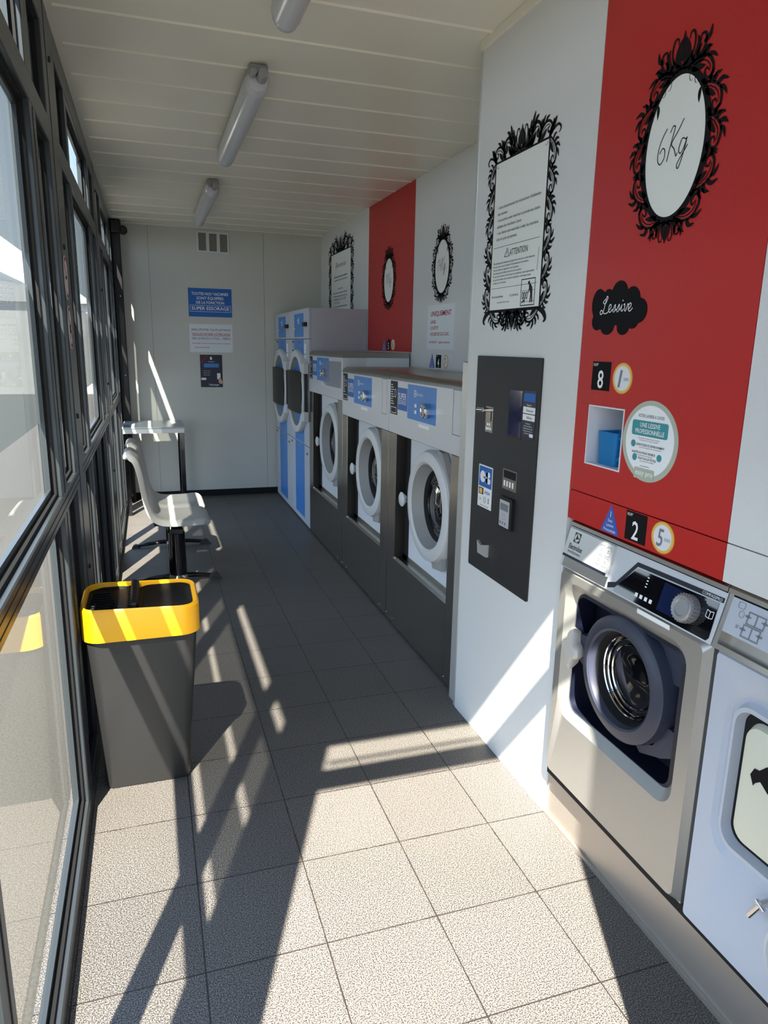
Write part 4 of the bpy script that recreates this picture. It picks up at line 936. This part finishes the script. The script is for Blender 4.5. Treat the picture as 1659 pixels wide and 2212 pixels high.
# back wall signs
def bsign(name, label, X0, z0, X1, z1, m): 
    T = thing(name, label, 'sign', ((X0 + X1) / 2, YB, (z0 + z1) / 2)); fr = BW(YB, (X0 + X1) / 2, (z0 + z1) / 2)
    mb = MB(); plate(mb, fr, rect(-(X1 - X0) / 2, -(z1 - z0) / 2, (X1 - X0) / 2, (z1 - z0) / 2), 0, .002); mb.build('plate', m, T); return T, fr
T, fr = bsign('spin_sign', 'blue rectangular sign about SUPER ESSORAGE on the back wall', .392, 1.748, .797, 2.010, 'blue_sign')
mb = MB()
for t, v, w_ in (('TOUTES NOS MACHINES', .068, .34), ('SONT ÉQUIPÉES', .028, .25), ('DE LA FONCTION', -.012, .26), ('SUPER ESSORAGE', -.068, .35)): text(mb, fr, t, 0, v, .025 if v > -.05 else .030, w_, .0026, bold=.012)
ringp(mb, fr, rect(-.188, -.082, .188, -.028), rect(-.191, -.085, .191, -.025), .0026); mb.build('lettering', 'white', T)
T, fr = bsign('waiting_notice', 'white notice with red underlined line below the blue sign', .390, 1.418, .795, 1.680, 'paper')
mb = MB(); text(mb, fr, "AFIN D'ÉVITER TOUTE ATTENTE", 0, .068, .020, .37, .0026); text(mb, fr, 'DES LA FIN DU CYCLE ... MERCI', 0, -.012, .020, .36, .0026); mb.build('lettering', 'ink', T)
mb = MB(); text(mb, fr, 'VEUILLEZ RETIRER VOTRE LINGE', 0, .028, .020, .36, .0026, bold=.01); ribbon(mb, fr, [(-.18, .023), (.18, .023)], .003, .0026); text(mb, fr, 'la direction se réserve le droit de vider les machines', 0, -.052, .008, .36, .0026, bold=.02); text(mb, fr, 'tel 02 33 83 86 02', -.09, -.092, .009, .14, .0026, bold=.02); mb.build('red_lettering', 'ink_red', T)
T, fr = bsign('payment_poster', 'small dark navy poster, lowest of the three on the back wall', .478, 1.083, .688, 1.394, 'navy_poster')
mb = MB(); ribbon(mb, fr, [(-.10, .075), (-.035, .15)], .009, .0026); mb.build('red_stripe', 'ink_red', T)
mb = MB(); plate(mb, fr, rrect(-.07, .035, .072, .072, .006), .002, .0026); mb.build('blue_box', 'blue', T)
mb = MB(); leaf(mb, fr, (.0, .105), pi / 2, .035, .02, .3, .0026); text(mb, fr, 'PAIEMENT', .0, .085, .007, .06, .0026); plate(mb, fr, rrect(-.10, -.085, -.052, -.065, .008), .002, .0026)
text(mb, fr, 'Télécharger', .02, -.14, .018, .10, .0026); plate(mb, fr, rrect(.052, -.078, .084, -.02, .005), .002, .0026)
for k in range(3): text(mb, fr, 'Gagnez du temps', -.045, -.0 - k * .02, .006, .06, .0026)
mb.build('white_print', 'white', T)
mb = MB(); leaf(mb, fr, (.095, -.125), R_(118), .07, .035, -.4, .0028); mb.build('hand_print', 'pink', T)

# vent
T = thing('wall_vent', 'white triple vent grille high on the back wall', 'vent', (.64, YB, 2.43)); fr = BW(YB, .492, 2.335)
for k in range(3):
    u0 = k * .098; v0 = -.002 * k
    mb = MB(); plate(mb, fr, rect(u0, v0, u0 + .014, v0 + .186), 0, .010); plate(mb, fr, rect(u0 + .084, v0, u0 + .096, v0 + .186), 0, .010); plate(mb, fr, rect(u0 + .014, v0, u0 + .084, v0 + .012), 0, .010); plate(mb, fr, rect(u0 + .014, v0 + .17, u0 + .084, v0 + .186), 0, .010)
    f_ = mb.build('frame', 'white_metal', T)
    mb = MB(); plate(mb, fr, rect(u0 + .012, v0 + .010, u0 + .086, v0 + .172), 0, .003)
    for q in range(12): plate(mb, fr, rect(u0 + .013, v0 + .014 + q * .013, u0 + .085, v0 + .018 + q * .013), .003, .006)
    mb.build('mesh', 'grille', f_)

# ceiling lamps
def lamp(y0, y1, label):
    xc = .46; T = thing('ceiling_light', label, 'ceiling light', (xc, (y0 + y1) / 2, ZC), 'unlit strip lights along the ceiling')
    MB().box(xc - .036, y0 + .03, ZC - .034, xc + .036, y1 - .0, ZC - .0006, .006).build('housing', 'lampbase', T)
    L = []
    def sec(y, s): 
        P = []
        for k in range(25):
            t = pi * k / 24; r = .046 * s * (1 + .012 * (k % 2)); P.append((xc - r * cos(t), y, ZC - .036 - .066 * s * (1 + .02 * (k % 2)) * sin(t) ** .8))
        return P
    for y, s in ((y0 + .05, .6), (y0 + .056, .82), (y0 + .075, .97), (y0 + .11, 1.), (y1 - .06, 1.), (y1 - .025, .96), (y1 - .006, .8), (y1, .55)): L.append(sec(y, s))
    MB().loops(L, True, True, True).build('diffuser', 'diffuser', T)
    mb = MB(); mb.cyl((xc + .012, y0 + .052, ZC - .045), (xc + .012, y0 + .0, ZC - .042), .022, .018, 16); mb.cyl((xc - .022, y0 + .052, ZC - .038), (xc - .022, y0 + .012, ZC - .036), .013, .012, 12)
    mb.build('cable_gland', 'lampbase', T)
lamp(1.14, 2.47, 'strip light cut off by the top of the photo'); lamp(2.97, 4.28, 'middle strip light of the three on the ceiling'); lamp(5.02, 6.42, 'farthest strip light, nearest the vent')

# round prohibition signs on the first post
for z, lb_, fig in ((1.712, 'upper round red and white prohibition sticker on the window post', 0), (1.546, 'lower round red and white prohibition sticker on the window post', 1)):
    T = thing('prohibition_sign', lb_, 'sign', (-.2534, 2.772, z), 'round prohibition stickers'); fr = LW(-.2534, 2.772, z)
    mb = MB(); plate(mb, fr, ell(0, 0, .064, .073, 40), 0, .001); mb.build('disc', 'white', T)
    mb = MB(); ringp(mb, fr, ell(0, 0, .050, .058, 40), ell(0, 0, .060, .069, 40), .0014); ribbon(mb, fr, [(-.037, .04), (.037, -.04)], .008, .0022); mb.build('red_ring', 'ink_red', T)
    mb = MB()
    if fig == 0: plate(mb, fr, rect(-.03, -.006, .018, .004), .001, .0016); scroll(mb, fr, (.018, .002), .8, .04, 3, .005, .0017)
    else: plate(mb, fr, rrect(-.026, -.02, .014, .008, .008), .001, .0016); leaf(mb, fr, (.012, .0), .9, .03, .014, 0, .0017); ribbon(mb, fr, [(-.02, -.018), (-.022, -.038)], .006, .0017); ribbon(mb, fr, [(.01, -.018), (.012, -.038)], .006, .0017)
    mb.build('pictogram', 'ink', T)

# far corner duct with spot
T = thing('cable_duct', 'tall black duct in the far left corner', 'duct', (-.215, 7.12, 0))
MB().box(-.2535, 7.04, .0, -.180, YB - .014, 2.47, .006).build('cover', 'black', T)
mb = MB()
for z in (1.9, 1.2): mb.cyl((-.205, 7.040, z), (-.205, 7.036, z), .006, n=10)
mb.build('screw', 'chrome', T)
T = thing('spot_camera', 'small round black camera at the top of the far corner duct', 'camera', (-.15, 7.0, 2.46))
MB().box(-.2535, 6.93, 2.43, -.165, 7.03, 2.536, .01).build('bracket', 'black', T)
MB().lathe((-.148, 6.98, 2.452), (0, -1, 0), ((.0, -.06), (.03, -.055), (.036, -.02), (.036, .03), (.030, .036), (.026, .030), (0, .030)), 24).build('lens_barrel', 'black', T)
tag(MB().box(-.2, 6.52, .60, -.165, 6.56, .69, .004).build('socket_box', 'black'), 'small black box under the table by the window', 'socket').location = (0, 0, 0)

# ================================================================ TABLE, BENCH, BIN
T = thing('side_table', 'small grey metal table in the far corner by the window', 'table', (.02, 6.82, 0))
MB().box(-.245, 6.46, .768, .275, 7.03, .782, .003).build('table_top', 'table_top', T)
mb = MB(); mb.box(-.24, 6.465, .728, .27, 6.489, .767); mb.box(-.24, 7.0, .728, .27, 7.025, .767); mb.box(-.24, 6.49, .728, -.215, 7.0, .767); mb.box(.245, 6.49, .728, .27, 7.0, .767); mb.build('apron', 'alu_light', T)
for x in (-.24, .23):
    for y in (6.465, 6.985): MB().box(x, y, 0, x + .038, y + .038, .728, .003).build('leg', 'chrome_dark', T)

T = thing('waiting_bench', 'two seat grey plastic beam bench with its back to the window', 'bench', (.1, 4.97, 0))
MB().box(.075, 4.47, .327, .155, 5.47, .366, .006).build('beam', 'chrome_dark', T)
prof = [(-.176, .80), (-.178, .822), (-.165, .838), (-.140, .841), (-.115, .832), (-.088, .806), (-.071, .756), (-.057, .685), (-.047, .60), (-.031, .508), (-.012, .462), (.015, .434), (.05, .424), (.11, .422), (.20, .421), (.26, .424), (.295, .422), (.318, .404), (.326, .384)]
for yc in (4.665, 5.130):
    NS = 16; top = []; 
    for i, (x, z) in enumerate(prof):
        a_ = prof[max(i - 1, 0)]; b_ = prof[min(i + 1, len(prof) - 1)]; dx, dz = b_[0] - a_[0], b_[1] - a_[1]; l = sqrt(dx * dx + dz * dz); nx, nz = -dz / l, dx / l
        # normal towards the sitter
        row = []
        for k in range(NS + 1):
            s = -1 + 2 * k / NS; wy = (.15, .16, .172, .185, .196, .204, .210)[i] if i < 7 else (.214 if i < 17 else .195)
            dish = -.016 * (1 - s * s) if 3 < i < 15 else 0
            lip = -.040 * max(0, (abs(s) - .84) / .16) ** 1.6
            off = dish + lip
            row.append((x + nx * off, yc + s * wy, z + nz * off))
        top.append(row)
    vs = []; fs = []; nr = len(prof); 
    for row in top: vs += row
    for i in range(nr - 1):
        for k in range(NS): fs.append((i * (NS + 1) + k, (i + 1) * (NS + 1) + k, (i + 1) * (NS + 1) + k + 1, i * (NS + 1) + k + 1))
    so = MB().add(vs, fs, True).build('seat_shell', 'seat', T)
    md = so.modifiers.new('s', 'SOLIDIFY'); md.thickness = .006; md.offset = 0
    md = so.modifiers.new('b', 'SUBSURF'); md.levels = 1; md.render_levels = 2
    for q in (-.10, .075): MB().box(-.02, yc + q, .366, .27, yc + q + .025, .392).build('seat_bracket', 'black', T)
for yl in (4.545, 5.40):
    pb = MB(); L = []
    for z, s in ((.03, 1.08), (.045, 1.), (.29, .95), (.326, .95)): L.append([(.112 + .055 * s * cos(t), yl + .036 * s * sin(t), z) for t in [2 * pi * q / 32 for q in range(32)]])
    pb.loops(L, True, True, True); lg = pb.build('leg', 'chrome_dark', T)
    L = []
    for z, s in ((.026, 1.15), (.046, 1.15), (.046, 1.06)): L.append([(.112 + .057 * s * cos(t), yl + .038 * s * sin(t), z) for t in [2 * pi * q / 32 for q in range(32)]])
    MB().loops(L, False, True, True).build('collar', 'chrome', lg)
    ft = MB().tube([(-.17, yl, .016), (-.10, yl, .022), (0, yl, .034), (.11, yl, .040), (.22, yl, .034), (.32, yl, .022), (.36, yl, .014)], [.014, .018, .022, .026, .022, .018, .014], 12, .7).build('foot_bar', 'chrome_dark', T)
    for x0, x1 in ((-.19, -.13), (.30, .385)):
        MB().add([(x0, yl - .024, 0), (x1, yl - .024, 0), (x1, yl + .024, 0), (x0, yl + .024, 0), (x0 + .012, yl - .016, .032 if x0 > 0 else .02), (x1 - .03, yl - .016, .042 if x0 > 0 else .03), (x1 - .03, yl + .016, .042 if x0 > 0 else .03), (x0 + .012, yl + .016, .032 if x0 > 0 else .02)], [(0, 3, 2, 1), (4, 5, 6, 7), (0, 1, 5, 4), (1, 2, 6, 5), (2, 3, 7, 6), (3, 0, 4, 7)]).build('foot_cap', 'black', ft)

T = thing('waste_bin', 'dark grey waste bin with a yellow rim beside the glass wall', 'waste bin', (-.07, 2.40, 0))
BX0, BX1, BY0, BY1 = -.246, .116, 2.215, 2.50
def bl_(z, x0, y0, x1, y1, r, dz=None): return [(x, y, z + (dz(x) if dz else 0)) for x, y in rrect(x0, y0, x1, y1, r, 8)]
MB().loops([bl_(.002, -.210, 2.325, .060, 2.475, .02), bl_(.012, -.214, 2.318, .064, 2.480, .028), bl_(.56, -.236, 2.235, .104, 2.492, .04), bl_(.585, -.238, 2.232, .106, 2.494, .04), bl_(.59, -.228, 2.242, .096, 2.484, .04)], True, True, False).build('bin_body', 'bin_dark', T)
def hump(x): return .022 * math.exp(-((x + .085) / .028) ** 2) + (.008 if x < -.085 else 0)
MB().loops([bl_(.588, BX0 + .004, BY0 + .006, BX1 - .004, BY1 - .004, .055), bl_(.584, BX0, BY0, BX1, BY1, .06), bl_(.676, BX0, BY0, BX1, BY1, .06, hump), bl_(.684, BX0 + .006, BY0 + .006, BX1 - .006, BY1 - .006, .056, hump), bl_(.681, BX0 + .014, BY0 + .010, BX1 - .018, BY1 - .014, .046, hump), bl_(.655, BX0 + .018, BY0 + .012, BX1 - .020, BY1 - .016, .044, hump)], True).build('yellow_rim', 'yellow', T)
ld = MB(); ld.loops([bl_(.677, BX0 + .016, BY0 + .011, -.095, BY1 - .015, .038), bl_(.668, BX0 + .03, BY0 + .025, -.105, BY1 - .025, .03)], True, False, True); ld.build('left_flap', 'bin_lid', T)
mb = MB()
for q in range(8): mb.box(BX0 + .03, 2.25 + q * .024, .664, BX0 + .10 - abs(q - 3) * .004, 2.258 + q * .024, .679, .002)
mb.build('flap_ribs', 'bin_lid', T)
MB().loops([bl_(.674, -.072, BY0 + .011, BX1 - .019, BY1 - .015, .044), bl_(.664, -.06, BY0 + .025, BX1 - .033, BY1 - .03, .035)], True, False, True).build('right_lid', 'bin_lid', T)
mb = MB(); mb.box(-.096, BY0 + .018, .650, -.071, BY1 - .02, .700, .006)
for q in range(9): mb.box(-.104, 2.26 + q * .022, .665, -.095, 2.268 + q * .022, .690, .001)
mb.build('centre_bar', 'bin_lid', T)
